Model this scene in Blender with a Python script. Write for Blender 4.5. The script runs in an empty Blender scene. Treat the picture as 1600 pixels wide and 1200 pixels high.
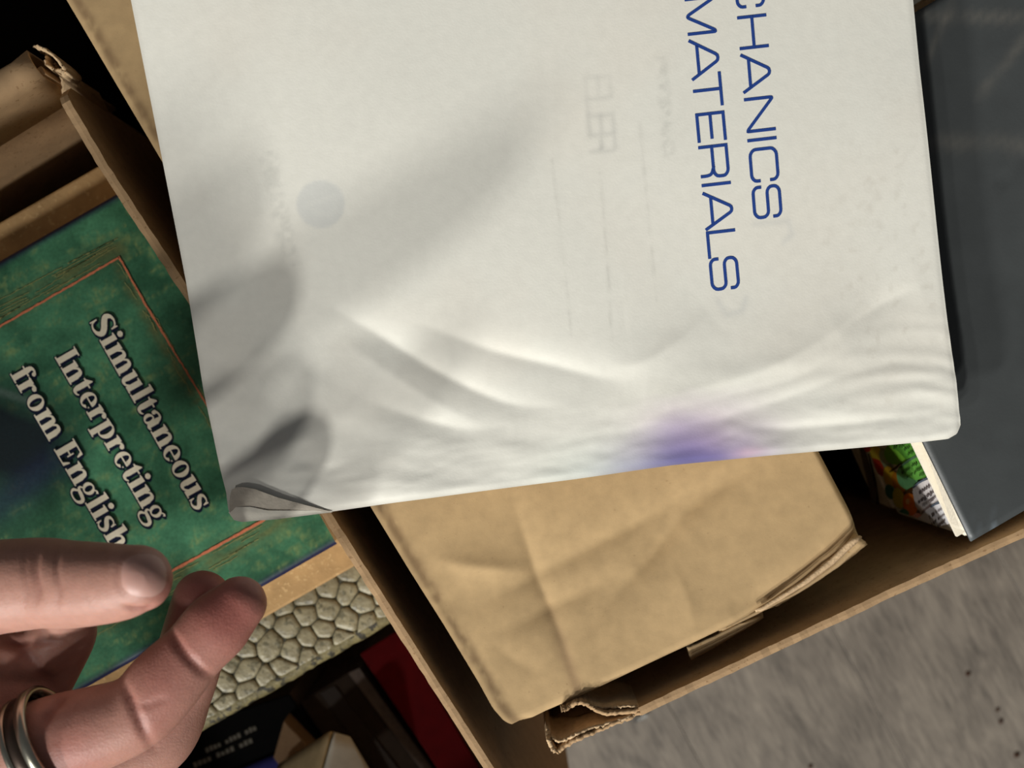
import bpy, bmesh, math, random
import numpy as np
from mathutils import Vector, Matrix
from mathutils.bvhtree import BVHTree

# ------------------------------------------------------------------ camera, light, exposure
H = 0.62            # camera height above the floor (m)
F = 2000.0          # focal length in pixels of the 1600 px wide frame
scene = bpy.context.scene
COL = scene.collection
cam_d = bpy.data.cameras.new('camera')
cam_d.sensor_width = 36.0
cam_d.lens = 36.0 * F / 1600.0
cam_d.clip_start = 0.01
cam_d.dof.use_dof = True
cam_d.dof.focus_distance = 0.355
cam_d.dof.aperture_fstop = 14.0
cam = bpy.data.objects.new('camera', cam_d)
cam.location = (0, 0, H)
COL.objects.link(cam)
scene.camera = cam
scene.view_settings.view_transform = 'Standard'
scene.view_settings.look = 'None'
scene.view_settings.gamma = 1.0
scene.view_settings.use_curve_mapping = False
scene.view_settings.exposure = -0.05

world = bpy.data.worlds.new('room_air')
scene.world = world
world.use_nodes = True
world.node_tree.nodes['Background'].inputs[0].default_value = (0.95, 0.97, 1.0, 1)
world.node_tree.nodes['Background'].inputs[1].default_value = 0.09

def lamp(name, shift, dist, size, power, col, target=(-0.05, 0.0, 0.27)):
    """A round ceiling / wall lamp of the room; shift = how far a shadow runs per unit of height."""
    d = Vector((-shift[0], -shift[1], 1.0)).normalized()
    l = bpy.data.lights.new(name, 'AREA')
    l.shape = 'DISK'; l.size = size; l.energy = power; l.color = col
    o = bpy.data.objects.new(name, l)
    o.location = Vector(target) + d * dist
    o.rotation_euler = (-d).to_track_quat('-Z', 'Y').to_euler()
    COL.objects.link(o)
    return o
lamp('ceiling_lamp', (0.40, 1.28), 2.2, 0.13, 24.0, (1.0, 0.985, 0.945))
lamp('ceiling_lamp', (0.26, 1.78), 2.4, 0.16, 22.0, (1.0, 0.985, 0.945))
lamp('wall_lamp', (1.50, 1.95), 2.4, 0.20, 37.0, (1.0, 0.985, 0.945))
lamp('ceiling_lamp', (0.80, 0.92), 2.2, 0.12, 8.0, (1.0, 0.985, 0.945))

# ------------------------------------------------------------------ helpers
def P2(px, py, z):
    d = H - z
    return ((px - 800.0) * d / F, (600.0 - py) * d / F)
def W(px, py, z):
    x, y = P2(px, py, z)
    return Vector((x, y, z))

def srgb(r, g, b):
    f = lambda c: (c / 255.0 / 12.92) if c / 255.0 <= 0.04045 else ((c / 255.0 + 0.055) / 1.055) ** 2.4
    return (f(r), f(g), f(b))

def vnoise(x, y, seed=0):
    """vectorised smooth value noise, 0..1"""
    x = np.asarray(x, float); y = np.asarray(y, float)
    xi = np.floor(x).astype(np.int64); yi = np.floor(y).astype(np.int64)
    fx = x - xi; fy = y - yi
    fx = fx * fx * (3 - 2 * fx); fy = fy * fy * (3 - 2 * fy)
    def h(a, b):
        n = (a * 374761393 + b * 668265263 + seed * 2147483647) & 0xFFFFFFFF
        n = ((n ^ (n >> 13)) * 1274126177) & 0xFFFFFFFF
        return ((n ^ (n >> 16)) & 0xFFFF) / 65535.0
    a = h(xi, yi); b = h(xi + 1, yi); c = h(xi, yi + 1); d = h(xi + 1, yi + 1)
    return (a * (1 - fx) + b * fx) * (1 - fy) + (c * (1 - fx) + d * fx) * fy
def fbm(x, y, seed=0, octv=4):
    s = 0; a = 0.5; t = 0
    for k in range(octv):
        s = s + a * vnoise(x * 2 ** k, y * 2 ** k, seed + k * 17); t += a; a *= 0.5
    return s / t

def seg_dist(x, y, pts):
    """unsigned distance, signed side (+ = left of travel in px coords) and arclength fraction of the nearest point of a polyline"""
    best = np.full(x.shape, 1e9); sgn = np.zeros(x.shape); par = np.zeros(x.shape)
    L = [math.dist(pts[i], pts[i + 1]) for i in range(len(pts) - 1)]; tot = sum(L); acc = 0
    for i in range(len(pts) - 1):
        ax, ay = pts[i]; bx, by = pts[i + 1]
        dx, dy = bx - ax, by - ay; l2 = dx * dx + dy * dy
        t = np.clip(((x - ax) * dx + (y - ay) * dy) / l2, 0, 1)
        qx = ax + t * dx; qy = ay + t * dy
        d = np.hypot(x - qx, y - qy)
        m = d < best
        best = np.where(m, d, best)
        sgn = np.where(m, np.sign(dx * (y - ay) - dy * (x - ax)), sgn)
        par = np.where(m, (acc + t * L[i]) / tot, par)
        acc += L[i]
    return best, sgn, par

# ---- objects
def setp(o, label=None, cat=None, group=None, kind=None):
    if label: o['label'] = label
    if cat: o['category'] = cat
    if group: o['group'] = group
    if kind: o['kind'] = kind
    return o
def thing(name, label, cat, loc, group=None):
    o = bpy.data.objects.new(name, None)
    o.empty_display_size = 0.01
    o.location = loc
    COL.objects.link(o)
    return setp(o, label, cat, group)
def world_loc(o):
    v = Vector((0, 0, 0))
    while o is not None:
        v = v + Vector(o.location); o = o.parent
    return v
def mesh(name, verts, faces, mat, parent=None, smooth=False, col=None, loc=None):
    """one mesh object from world-space vertices; children keep the parent's origin"""
    me = bpy.data.meshes.new(name)
    base = world_loc(parent) if parent is not None else Vector(loc if loc is not None else (0, 0, 0))
    vv = np.asarray([tuple(v) for v in verts] if not isinstance(verts, np.ndarray) else verts, float) - np.array(base)
    me.from_pydata(vv.tolist(), [], [tuple(f) for f in faces])
    me.validate()
    me.update()
    if mat: me.materials.append(mat)
    if smooth:
        me.polygons.foreach_set('use_smooth', [True] * len(me.polygons))
    if col is not None:
        at = me.color_attributes.new('col', 'FLOAT_COLOR', 'POINT')
        c = np.ones((len(me.vertices), 4), np.float32); c[:, :3] = np.asarray(col).reshape(-1, 3)
        at.data.foreach_set('color', c.ravel())
    o = bpy.data.objects.new(name, me)
    COL.objects.link(o)
    if parent is not None: o.parent = parent
    else: o.location = base
    return o
def quads(nu, nv, off=0, flip=False):
    f = []
    for j in range(nv - 1):
        for i in range(nu - 1):
            a = off + j * nu + i
            q = (a, a + 1, a + nu + 1, a + nu)
            f.append(q[::-1] if flip else q)
    return f

class MB:
    def __init__(s): s.v = []; s.f = []
    def add(s, v, f):
        o = len(s.v); s.v += [tuple(p) for p in v]; s.f += [tuple(i + o for i in q) for q in f]
    def prism(s, poly, z0, z1, top_inset=0.0):
        """poly = world xy outline (ccw), extruded from z0 to z1"""
        a = sum(poly[i][0] * poly[(i + 1) % len(poly)][1] - poly[(i + 1) % len(poly)][0] * poly[i][1] for i in range(len(poly)))
        if a < 0: poly = poly[::-1]
        n = len(poly)
        s.add([(x, y, z0) for x, y in poly] + [(x, y, z1) for x, y in poly],
              [tuple(range(n))[::-1], tuple(range(n, 2 * n))] + [(i, (i + 1) % n, n + (i + 1) % n, n + i) for i in range(n)])
    def make(s, name, mat, parent=None, smooth=False, loc=None): return mesh(name, s.v, s.f, mat, parent, smooth, loc=loc)

def bevel(o, w=0.0008, seg=2):
    m = o.modifiers.new('bevel', 'BEVEL'); m.width = w; m.segments = seg; m.limit_method = 'ANGLE'
    return o

def resample(pts, step):
    out = [pts[0]]
    for i in range(len(pts) - 1):
        n = max(1, int(round(math.dist(pts[i], pts[i + 1]) / step)))
        for k in range(1, n + 1):
            t = k / n
            out.append(tuple(pts[i][j] * (1 - t) + pts[i + 1][j] * t for j in range(len(pts[i]))))
    return out
def catmull(pts, n=8):
    P = [np.array(p, float) for p in pts]
    P = [2 * P[0] - P[1]] + P + [2 * P[-1] - P[-2]]
    out = []
    for i in range(1, len(P) - 2):
        for k in range(n):
            t = k / n
            a, b, c, d = P[i - 1], P[i], P[i + 1], P[i + 2]
            out.append(0.5 * ((2 * b) + (-a + c) * t + (2 * a - 5 * b + 4 * c - d) * t * t + (-a + 3 * b - 3 * c + d) * t ** 3))
    out.append(P[-2])
    return out

def wall_mesh(pts, z0, z1, th, jit=0.00018, step=0.0025, seed=1, zfun=None, rows=6):
    """cardboard wall standing on a plan polyline (world xy): subdivided, with a slightly fuzzy cut top edge"""
    rnd = random.Random(seed)
    p = resample(pts, step); n = len(p)
    V = []; Fc = []
    zs = [z0 + (z1 - z0) * k / rows for k in range(rows)]
    m = 2 * (rows + 1) + 1
    for i, q in enumerate(p):
        a = p[max(0, i - 1)]; b = p[min(n - 1, i + 1)]
        d = Vector((b[0] - a[0], b[1] - a[1])).normalized(); nx, ny = -d.y, d.x
        top = z1 + (zfun(i / (n - 1)) if zfun else 0) + rnd.uniform(-jit, jit)
        j1 = rnd.uniform(-jit, jit) * 0.6; j2 = rnd.uniform(-jit, jit) * 0.6
        h = th / 2
        for z in zs: V.append((q[0] + nx * h, q[1] + ny * h, min(z, top)))
        V.append((q[0] + nx * (h + j1), q[1] + ny * (h + j1), top - 0.0001))
        V.append((q[0], q[1], top + 0.00004))
        V.append((q[0] - nx * (h + j2), q[1] - ny * (h + j2), top - 0.0001))
        for z in zs[::-1]: V.append((q[0] - nx * h, q[1] - ny * h, min(z, top)))
    for i in range(n - 1):
        for k in range(m):
            a = i * m + k; b = i * m + (k + 1) % m
            Fc.append((a, b, b + m, a + m))
    Fc.append(tuple(range(m))); Fc.append(tuple(range((n - 1) * m, n * m))[::-1])
    return V, Fc

# ---- materials
def nodes_of(name):
    m = bpy.data.materials.new(name); m.use_nodes = True
    nt = m.node_tree; b = nt.nodes['Principled BSDF']
    return m, nt, b
def pmat(name, col, rough=0.7, var=0.12, scale=300.0, bump=0.0, bscale=900.0, spec=0.3, attr=False, flecks=None, metal=0.0, stretch=None, sss=0.0, coat=0.0):
    """procedural material: base colour (or the mesh's own colour attribute) broken up by noise, fine relief"""
    m, nt, b = nodes_of(name); N = nt.nodes; L = nt.links
    tc = N.new('ShaderNodeTexCoord')
    vec = tc.outputs['Object']
    if stretch:
        mp = N.new('ShaderNodeMapping'); L.new(vec, mp.inputs['Vector'])
        mp.inputs['Rotation'].default_value = (0, 0, stretch[0]); mp.inputs['Scale'].default_value = (stretch[1], stretch[2], 1.0)
        vec = mp.outputs['Vector']
    nz = N.new('ShaderNodeTexNoise'); nz.inputs['Scale'].default_value = scale; nz.inputs['Detail'].default_value = 6
    L.new(vec, nz.inputs['Vector'])
    mr = N.new('ShaderNodeMapRange'); mr.inputs[1].default_value = 0.25; mr.inputs[2].default_value = 0.75
    mr.inputs[3].default_value = 1 - var; mr.inputs[4].default_value = 1 + var
    L.new(nz.outputs['Fac'], mr.inputs[0])
    mul = N.new('ShaderNodeVectorMath'); mul.operation = 'SCALE'
    if attr:
        a = N.new('ShaderNodeAttribute'); a.attribute_name = 'col'; L.new(a.outputs['Color'], mul.inputs[0])
    else:
        mul.inputs[0].default_value = col
    L.new(mr.outputs[0], mul.inputs['Scale'])
    out = mul.outputs[0]
    if flecks:
        fc, fs, thr = flecks
        n2 = N.new('ShaderNodeTexNoise'); n2.inputs['Scale'].default_value = fs; n2.inputs['Detail'].default_value = 3
        L.new(vec, n2.inputs['Vector'])
        r2 = N.new('ShaderNodeMapRange'); r2.inputs[1].default_value = thr; r2.inputs[2].default_value = thr + 0.07
        L.new(n2.outputs['Fac'], r2.inputs[0])
        mx = N.new('ShaderNodeMix'); mx.data_type = 'RGBA'
        L.new(r2.outputs[0], mx.inputs['Factor']); L.new(out, mx.inputs['A']); mx.inputs['B'].default_value = (*fc, 1)
        out = mx.outputs['Result']
    L.new(out, b.inputs['Base Color'])
    b.inputs['Roughness'].default_value = rough
    b.inputs['Specular IOR Level'].default_value = spec
    b.inputs['Metallic'].default_value = metal
    if coat: b.inputs['Coat Weight'].default_value = coat; b.inputs['Coat Roughness'].default_value = 0.15
    if sss:
        b.inputs['Subsurface Weight'].default_value = sss
        b.inputs['Subsurface Radius'].default_value = (0.006, 0.002, 0.001); b.inputs['Subsurface Scale'].default_value = 0.5
    if bump:
        n3 = N.new('ShaderNodeTexNoise'); n3.inputs['Scale'].default_value = bscale; n3.inputs['Detail'].default_value = 4
        L.new(vec, n3.inputs['Vector'])
        bp = N.new('ShaderNodeBump'); bp.inputs['Strength'].default_value = bump; bp.inputs['Distance'].default_value = 0.0005
        L.new(n3.outputs['Fac'], bp.inputs['Height']); L.new(bp.outputs['Normal'], b.inputs['Normal'])
    return m

M = {}
M['card'] = pmat('kraft_cardboard', srgb(186, 158, 118), 0.85, 0.10, 160, 0.12, 1500, 0.15, flecks=(srgb(168, 134, 90), 900, 0.63))
M['card_wall'] = pmat('kraft_cardboard_wall', srgb(170, 140, 105), 0.85, 0.12, 160, 0.15, 1200, 0.15, flecks=(srgb(146, 116, 84), 700, 0.62))
M['card_attr'] = pmat('kraft_cardboard_creased', (1, 1, 1), 0.85, 0.09, 260, 0.06, 1800, 0.15, attr=True, flecks=(srgb(168, 140, 102), 900, 0.69))
M['torn'] = pmat('torn_cardboard', srgb(196, 168, 132), 0.9, 0.15, 600, 0.5, 1500, 0.1)
M['paper'] = pmat('old_paper', (1, 1, 1), 0.75, 0.03, 350, 0.05, 1500, 0.2, attr=True)
M['paper_plain'] = pmat('white_paper', srgb(226, 221, 206), 0.75, 0.05, 350, 0.15, 1200, 0.2)
M['page_edges'] = pmat('page_edges', srgb(222, 214, 196), 0.8, 0.12, 900, 0.3, 1500, 0.2)
M['blue_ink'] = pmat('blue_ink', srgb(38, 68, 140), 0.6, 0.12, 900, 0, 1, 0.2)
M['navy_ink'] = pmat('navy_ink', srgb(16, 24, 50), 0.5, 0.1, 700, 0, 1, 0.2)
M['cream_ink'] = pmat('cream_ink', srgb(246, 236, 210), 0.5, 0.05, 900, 0, 1, 0.2)
M['green'] = pmat('green_cover', (1, 1, 1), 0.45, 0.2, 900, 0.06, 900, 0.35, attr=True)
M['orange_line'] = pmat('orange_pencil_line', srgb(216, 128, 92), 0.6, 0.2, 1500, 0, 1, 0.2)
M['gold_line'] = pmat('gold_pencil_line', srgb(150, 150, 96), 0.6, 0.4, 1500, 0, 1, 0.2)
M['tan'] = pmat('tan_board', srgb(186, 152, 106), 0.8, 0.2, 150, 0.35, 700, 0.2, flecks=(srgb(206, 174, 126), 700, 0.6))
M['croc'] = pmat('embossed_leather', srgb(132, 125, 100), 0.42, 0.3, 260, 0.6, 700, 0.4, flecks=(srgb(98, 94, 74), 420, 0.55))
M['croc_groove'] = pmat('leather_groove', srgb(62, 60, 46), 0.6, 0.3, 400, 0.3, 800, 0.3)
M['croc_worn'] = pmat('worn_leather_edge', srgb(104, 96, 64), 0.6, 0.5, 400, 0.6, 900, 0.3, flecks=(srgb(48, 45, 34), 300, 0.5))
M['black'] = pmat('black_board', srgb(11, 11, 12), 0.75, 0.2, 300, 0.1, 900, 0.1)
M['black_matte'] = pmat('black_matte', srgb(9, 9, 10), 0.9, 0.2, 300, 0.1, 900, 0.05)
M['grey_ink'] = pmat('grey_ink', srgb(130, 126, 114), 0.6, 0.3, 2500, 0, 1, 0.2)
M['red'] = pmat('dark_red_board', srgb(96, 6, 12), 0.7, 0.15, 200, 0.1, 900, 0.12)
M['brown_book'] = pmat('dark_brown_board', srgb(58, 48, 40), 0.8, 0.2, 200, 0.2, 900, 0.1)
M['grey_pages'] = pmat('grey_page_edge', srgb(112, 100, 92), 0.8, 0.2, 600, 0.3, 1200, 0.2)
M['blue_cover'] = pmat('glossy_violet_blue', srgb(70, 72, 140), 0.25, 0.1, 200, 0, 1, 0.5)
M['greycard'] = pmat('pale_grey_card', srgb(196, 192, 178), 0.7, 0.08, 180, 0.2, 900, 0.2)
M['beige'] = pmat('beige_card', srgb(178, 158, 120), 0.75, 0.1, 180, 0.2, 900, 0.2)
M['darkcover'] = pmat('dark_glossy_cover', (1, 1, 1), 0.42, 0.08, 120, 0.05, 1200, 0.45, attr=True)
M['white_card'] = pmat('white_card', srgb(236, 228, 210), 0.6, 0.06, 250, 0.1, 900, 0.3)
M['stripe'] = pmat('grey_brown_stripe', srgb(128, 112, 96), 0.6, 0.15, 300, 0, 1, 0.2)
M['skin'] = pmat('skin', (1, 1, 1), 0.48, 0.07, 420, 0.22, 1500, 0.35, attr=True, sss=0.25)
M['nail'] = pmat('fingernail', srgb(184, 142, 130), 0.45, 0.05, 300, 0.0, 900, 0.5, sss=0.2)
M['silver'] = pmat('brushed_silver', srgb(176, 172, 156), 0.28, 0.08, 300, 0.05, 2500, 0.5, metal=1.0)
M['silver_dark'] = pmat('darkened_silver', srgb(70, 58, 50), 0.4, 0.1, 300, 0, 1, 0.5, metal=0.8)
M['tape'] = pmat('clear_tape', srgb(150, 150, 146), 0.06, 0.1, 900, 0.0, 1, 1.0)
M['crumb'] = pmat('crumb', srgb(60, 40, 30), 0.8, 0.2, 900, 0.2, 900, 0.2)
def flat(name, rgb, rough=0.45):
    if name not in M: M[name] = pmat(name, srgb(*rgb), rough, 0.12, 700, 0, 1, 0.3)
    return M[name]

# ------------------------------------------------------------------ floor of grey wooden planks
def floor():
    m, nt, b = nodes_of('grey_oak_plank'); N = nt.nodes; L = nt.links
    tc = N.new('ShaderNodeTexCoord'); oi = N.new('ShaderNodeObjectInfo')
    off = N.new('ShaderNodeVectorMath'); off.operation = 'SCALE'; off.inputs[0].default_value = (3.1, 7.7, 1.3)
    L.new(oi.outputs['Random'], off.inputs['Scale'])
    ad = N.new('ShaderNodeVectorMath'); L.new(tc.outputs['Object'], ad.inputs[0]); L.new(off.outputs[0], ad.inputs[1])
    def noise(sx, sy, scale, det, dist=0.0):
        mp = N.new('ShaderNodeMapping'); mp.inputs['Scale'].default_value = (sx, sy, 1)
        L.new(ad.outputs[0], mp.inputs['Vector'])
        n = N.new('ShaderNodeTexNoise'); n.inputs['Scale'].default_value = scale; n.inputs['Detail'].default_value = det
        n.inputs['Distortion'].default_value = dist
        L.new(mp.outputs[0], n.inputs['Vector']); return n.outputs['Fac']
    g1 = noise(1.0, 0.13, 520, 9, 1.0); g2 = noise(1.0, 0.5, 70, 8, 1.0); g3 = noise(1.0, 0.06, 700, 6, .5)
    cr = N.new('ShaderNodeValToRGB')
    e = cr.color_ramp.elements
    e[0].position = 0.28; e[0].color = (*srgb(76, 71, 66), 1)
    e[1].position = 0.75; e[1].color = (*srgb(138, 130, 118), 1)
    k = e.new(0.5); k.color = (*srgb(112, 105, 96), 1)
    a1 = N.new('ShaderNodeMath'); a1.operation = 'MULTIPLY_ADD'; a1.inputs[1].default_value = 0.5
    L.new(g1, a1.inputs[0])
    a2 = N.new('ShaderNodeMath'); a2.operation = 'MULTIPLY'; a2.inputs[1].default_value = 0.5; L.new(g2, a2.inputs[0])
    L.new(a2.outputs[0], a1.inputs[2]); L.new(a1.outputs[0], cr.inputs['Fac'])
    r = N.new('ShaderNodeMapRange'); r.inputs[1].default_value = 0.62; r.inputs[2].default_value = 0.74; r.inputs[3].default_value = 1.0; r.inputs[4].default_value = 0.8
    L.new(g3, r.inputs[0])
    v = N.new('ShaderNodeVectorMath'); v.operation = 'SCALE'; L.new(cr.outputs['Color'], v.inputs[0]); L.new(r.outputs[0], v.inputs['Scale'])
    tint = N.new('ShaderNodeMapRange'); tint.inputs[3].default_value = 0.93; tint.inputs[4].default_value = 1.07; L.new(oi.outputs['Random'], tint.inputs[0])
    v2 = N.new('ShaderNodeVectorMath'); v2.operation = 'SCALE'; L.new(v.outputs[0], v2.inputs[0]); L.new(tint.outputs[0], v2.inputs['Scale'])
    L.new(v2.outputs[0], b.inputs['Base Color'])
    b.inputs['Roughness'].default_value = 0.5; b.inputs['Specular IOR Level'].default_value = 0.35
    bp = N.new('ShaderNodeBump'); bp.inputs['Strength'].default_value = 0.15; bp.inputs['Distance'].default_value = 0.0006
    L.new(g1, bp.inputs['Height']); L.new(bp.outputs['Normal'], b.inputs['Normal'])
    fl = bpy.data.objects.new('floor', None); COL.objects.link(fl); fl['kind'] = 'structure'
    # a slab under the planks so the joints are dark grooves
    sl = MB(); sl.prism([(-1.6, -1.6), (1.6, -1.6), (1.6, 1.6), (-1.6, 1.6)], -0.02, -0.0022)
    sl.make('subfloor', M['black_matte'], fl)
    ang = math.atan2(0.47, 0.88)          # planks run along image (0.47, 0.88)
    pw = 283 * H / F
    # plank local frame: x across (image normal (.88,-.47) -> world (.88,.47)), y along
    s0 = (685 - (800 * 0.88 - 600 * 0.47)) * H / F
    rnd = random.Random(5)
    protos = {}
    Lp = 0.62
    for k in range(-9, 10):
        shift = rnd.uniform(0, Lp)
        for j in range(-2, 3):
            key = 'p'
            if key not in protos:
                w = pw / 2 - 0.00012; l = Lp / 2 - 0.00012; bv = 0.00016
                V = [(-w, -l, -0.002), (w, -l, -0.002), (w, l, -0.002), (-w, l, -0.002),
                     (-w, -l, -bv), (w, -l, -bv), (w, l, -bv), (-w, l, -bv),
                     (-w + bv, -l + bv, 0), (w - bv, -l + bv, 0), (w - bv, l - bv, 0), (-w + bv, l - bv, 0)]
                Fc = [(0, 3, 2, 1), (8, 9, 10, 11)]
                for a in range(4):
                    c = (a + 1) % 4
                    Fc += [(a, c, 4 + c, 4 + a), (4 + a, 4 + c, 8 + c, 8 + a)]
                me = bpy.data.meshes.new('plank'); me.from_pydata(V, [], Fc); me.materials.append(m)
                protos[key] = me
            o = bpy.data.objects.new('plank', protos[key]); COL.objects.link(o); o.parent = fl
            cx = s0 + (k - 0.5) * pw; cy = (j + 0.5) * Lp + shift - Lp / 2
            ux = Vector((0.88, 0.47)).normalized(); uy = Vector((-0.47, 0.88)).normalized()
            o.location = (ux.x * cx + uy.x * cy, ux.y * cx + uy.y * cy, 0)
            o.rotation_euler = (0, 0, math.atan2(ux.y, ux.x))
floor()

# ------------------------------------------------------------------ left cardboard box
ZW = 0.25
wA = Vector(P2(66, 96, ZW)); wB = Vector(P2(786, 1240, ZW))      # the shared-looking wall: right wall of the left box
wd = (wB - wA).normalized(); wn = Vector((-wd.y, wd.x))           # wn points to the right (towards the other box)
if wn.x < 0: wn = -wn
def wall_s(p): return (Vector(p[:2]) - wA).dot(wn)
LBW = 0.245
bd = Vector((-0.845, -0.535)).normalized()                        # leftwards along the back wall
def left_box():
    t = thing('cardboard_box', 'open cardboard box full of books on the left, its corner torn at the back', 'box', (wA.x + bd.x * .12 + wd.x * .12, wA.y + bd.y * .12 + wd.y * .12, 0))
    def bow(pts): return pts
    # right wall, gently bowed like the photo
    pr = [P2(x, y, ZW) for x, y in ((82, 126), (163, 262), (224, 355), (300, 470), (400, 630), (512, 806), (640, 1008), (762, 1198), (919, 1446))]
    mesh('side_wall', *wall_mesh(pr, 0.0, ZW, 0.0026, seed=3, rows=8, zfun=lambda s: -0.012 * max(0, 1 - s / 0.02)), M['card_wall'], t)
    # left wall (outside the frame)
    far = [(p[0] + bd.x * LBW, p[1] + bd.y * LBW) for p in (pr[0], pr[-1])]
    mesh('side_wall', *wall_mesh(far, 0.0, ZW, 0.0026, seed=4), M['card_wall'], t)
    c0 = P2(60, 104, ZW)
    c1 = (c0[0] + bd.x * LBW, c0[1] + bd.y * LBW)
    mesh('back_wall', *wall_mesh([c0, c1], 0.0, ZW - 0.004, 0.0026, seed=5), M['card_wall'], t)
    # back flap folded over outwards: a soft rounded fold on top of the back wall
    V = []; n = 40; prof = [(-0.0016, -0.030), (-0.0017, -0.006), (-0.0013, -0.0022), (0.0003, -0.0004), (0.0028, 0.0), (0.0052, -0.0009), (0.0067, -0.0035), (0.0072, -0.010), (0.0082, -0.05), (0.0095, -0.09)]
    rnd = random.Random(8)
    nrm = Vector((-bd.y, bd.x)); 
    if nrm.y < 0: nrm = -nrm
    for i in range(n + 1):
        s = i / n * (LBW - 0.004) + 0.001
        for k, (a, z) in enumerate(prof):
            j = rnd.uniform(-1, 1) * 0.00025
            V.append((c0[0] + bd.x * s + nrm.x * (a + j), c0[1] + bd.y * s + nrm.y * (a + j), ZW - 0.001 + z + j))
    o = mesh('folded_flap', V, quads(len(prof), n + 1), M['card_wall'], t, True)
    sol = o.modifiers.new('sol', 'SOLIDIFY'); sol.thickness = 0.0012; sol.offset = 0
    q0 = (pr[-1][0], pr[-1][1]); q1 = (q0[0] + bd.x * LBW, q0[1] + bd.y * LBW)
    mesh('front_wall', *wall_mesh([q0, q1], 0.0, ZW, 0.0026, seed=6), M['card_wall'], t)
    b = MB(); b.prism([pr[0], pr[-1], q1, (c1[0], c1[1])], 0.0004, 0.004)
    b.make('bottom_panel', M['card_wall'], t)
    # torn liner scraps at the back corner
    def scrap(path, z0s, z1s, th=0.0007, seed=1):
        pts = [P2(x, y, ZW) for x, y in path]
        cc = catmull(pts, 6); rr = random.Random(seed); n = len(cc)
        zz0 = np.interp(np.linspace(0, 1, n), np.linspace(0, 1, len(z0s)), z0s)
        zz1 = np.interp(np.linspace(0, 1, n), np.linspace(0, 1, len(z1s)), z1s)
        V = []
        for i, c in enumerate(cc):
            V += [(c[0], c[1], zz0[i]), (c[0] + rr.uniform(-4e-4, 4e-4), c[1] + rr.uniform(-4e-4, 4e-4), (zz0[i] + zz1[i]) / 2), (c[0] + rr.uniform(-3e-4, 3e-4), c[1] + rr.uniform(-3e-4, 3e-4), zz1[i] + rr.uniform(-8e-4, 8e-4))]
        o = mesh('torn_liner', V, quads(3, n), M['torn'], t, True)
        s = o.modifiers.new('s', 'SOLIDIFY'); s.thickness = th; s.offset = 0
        return o
    scrap([(46, 66), (56, 72), (66, 76), (80, 84), (94, 100), (90, 112)], [.236, .238, .235, .232, .234], [.246, .25, .252, .249, .246], seed=2)
    scrap([(60, 74), (64, 92), (74, 104), (84, 104), (98, 108)], [.232, .23, .232, .236], [.244, .247, .246, .247], seed=3)
    scrap([(66, 84), (70, 110), (62, 130), (60, 160), (72, 176), (100, 182)], [.20, .19, .19, .195, .2], [.241, .235, .225, .216, .212], seed=4)
    return t, pr
LB, right_wall_path = left_box()

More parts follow.
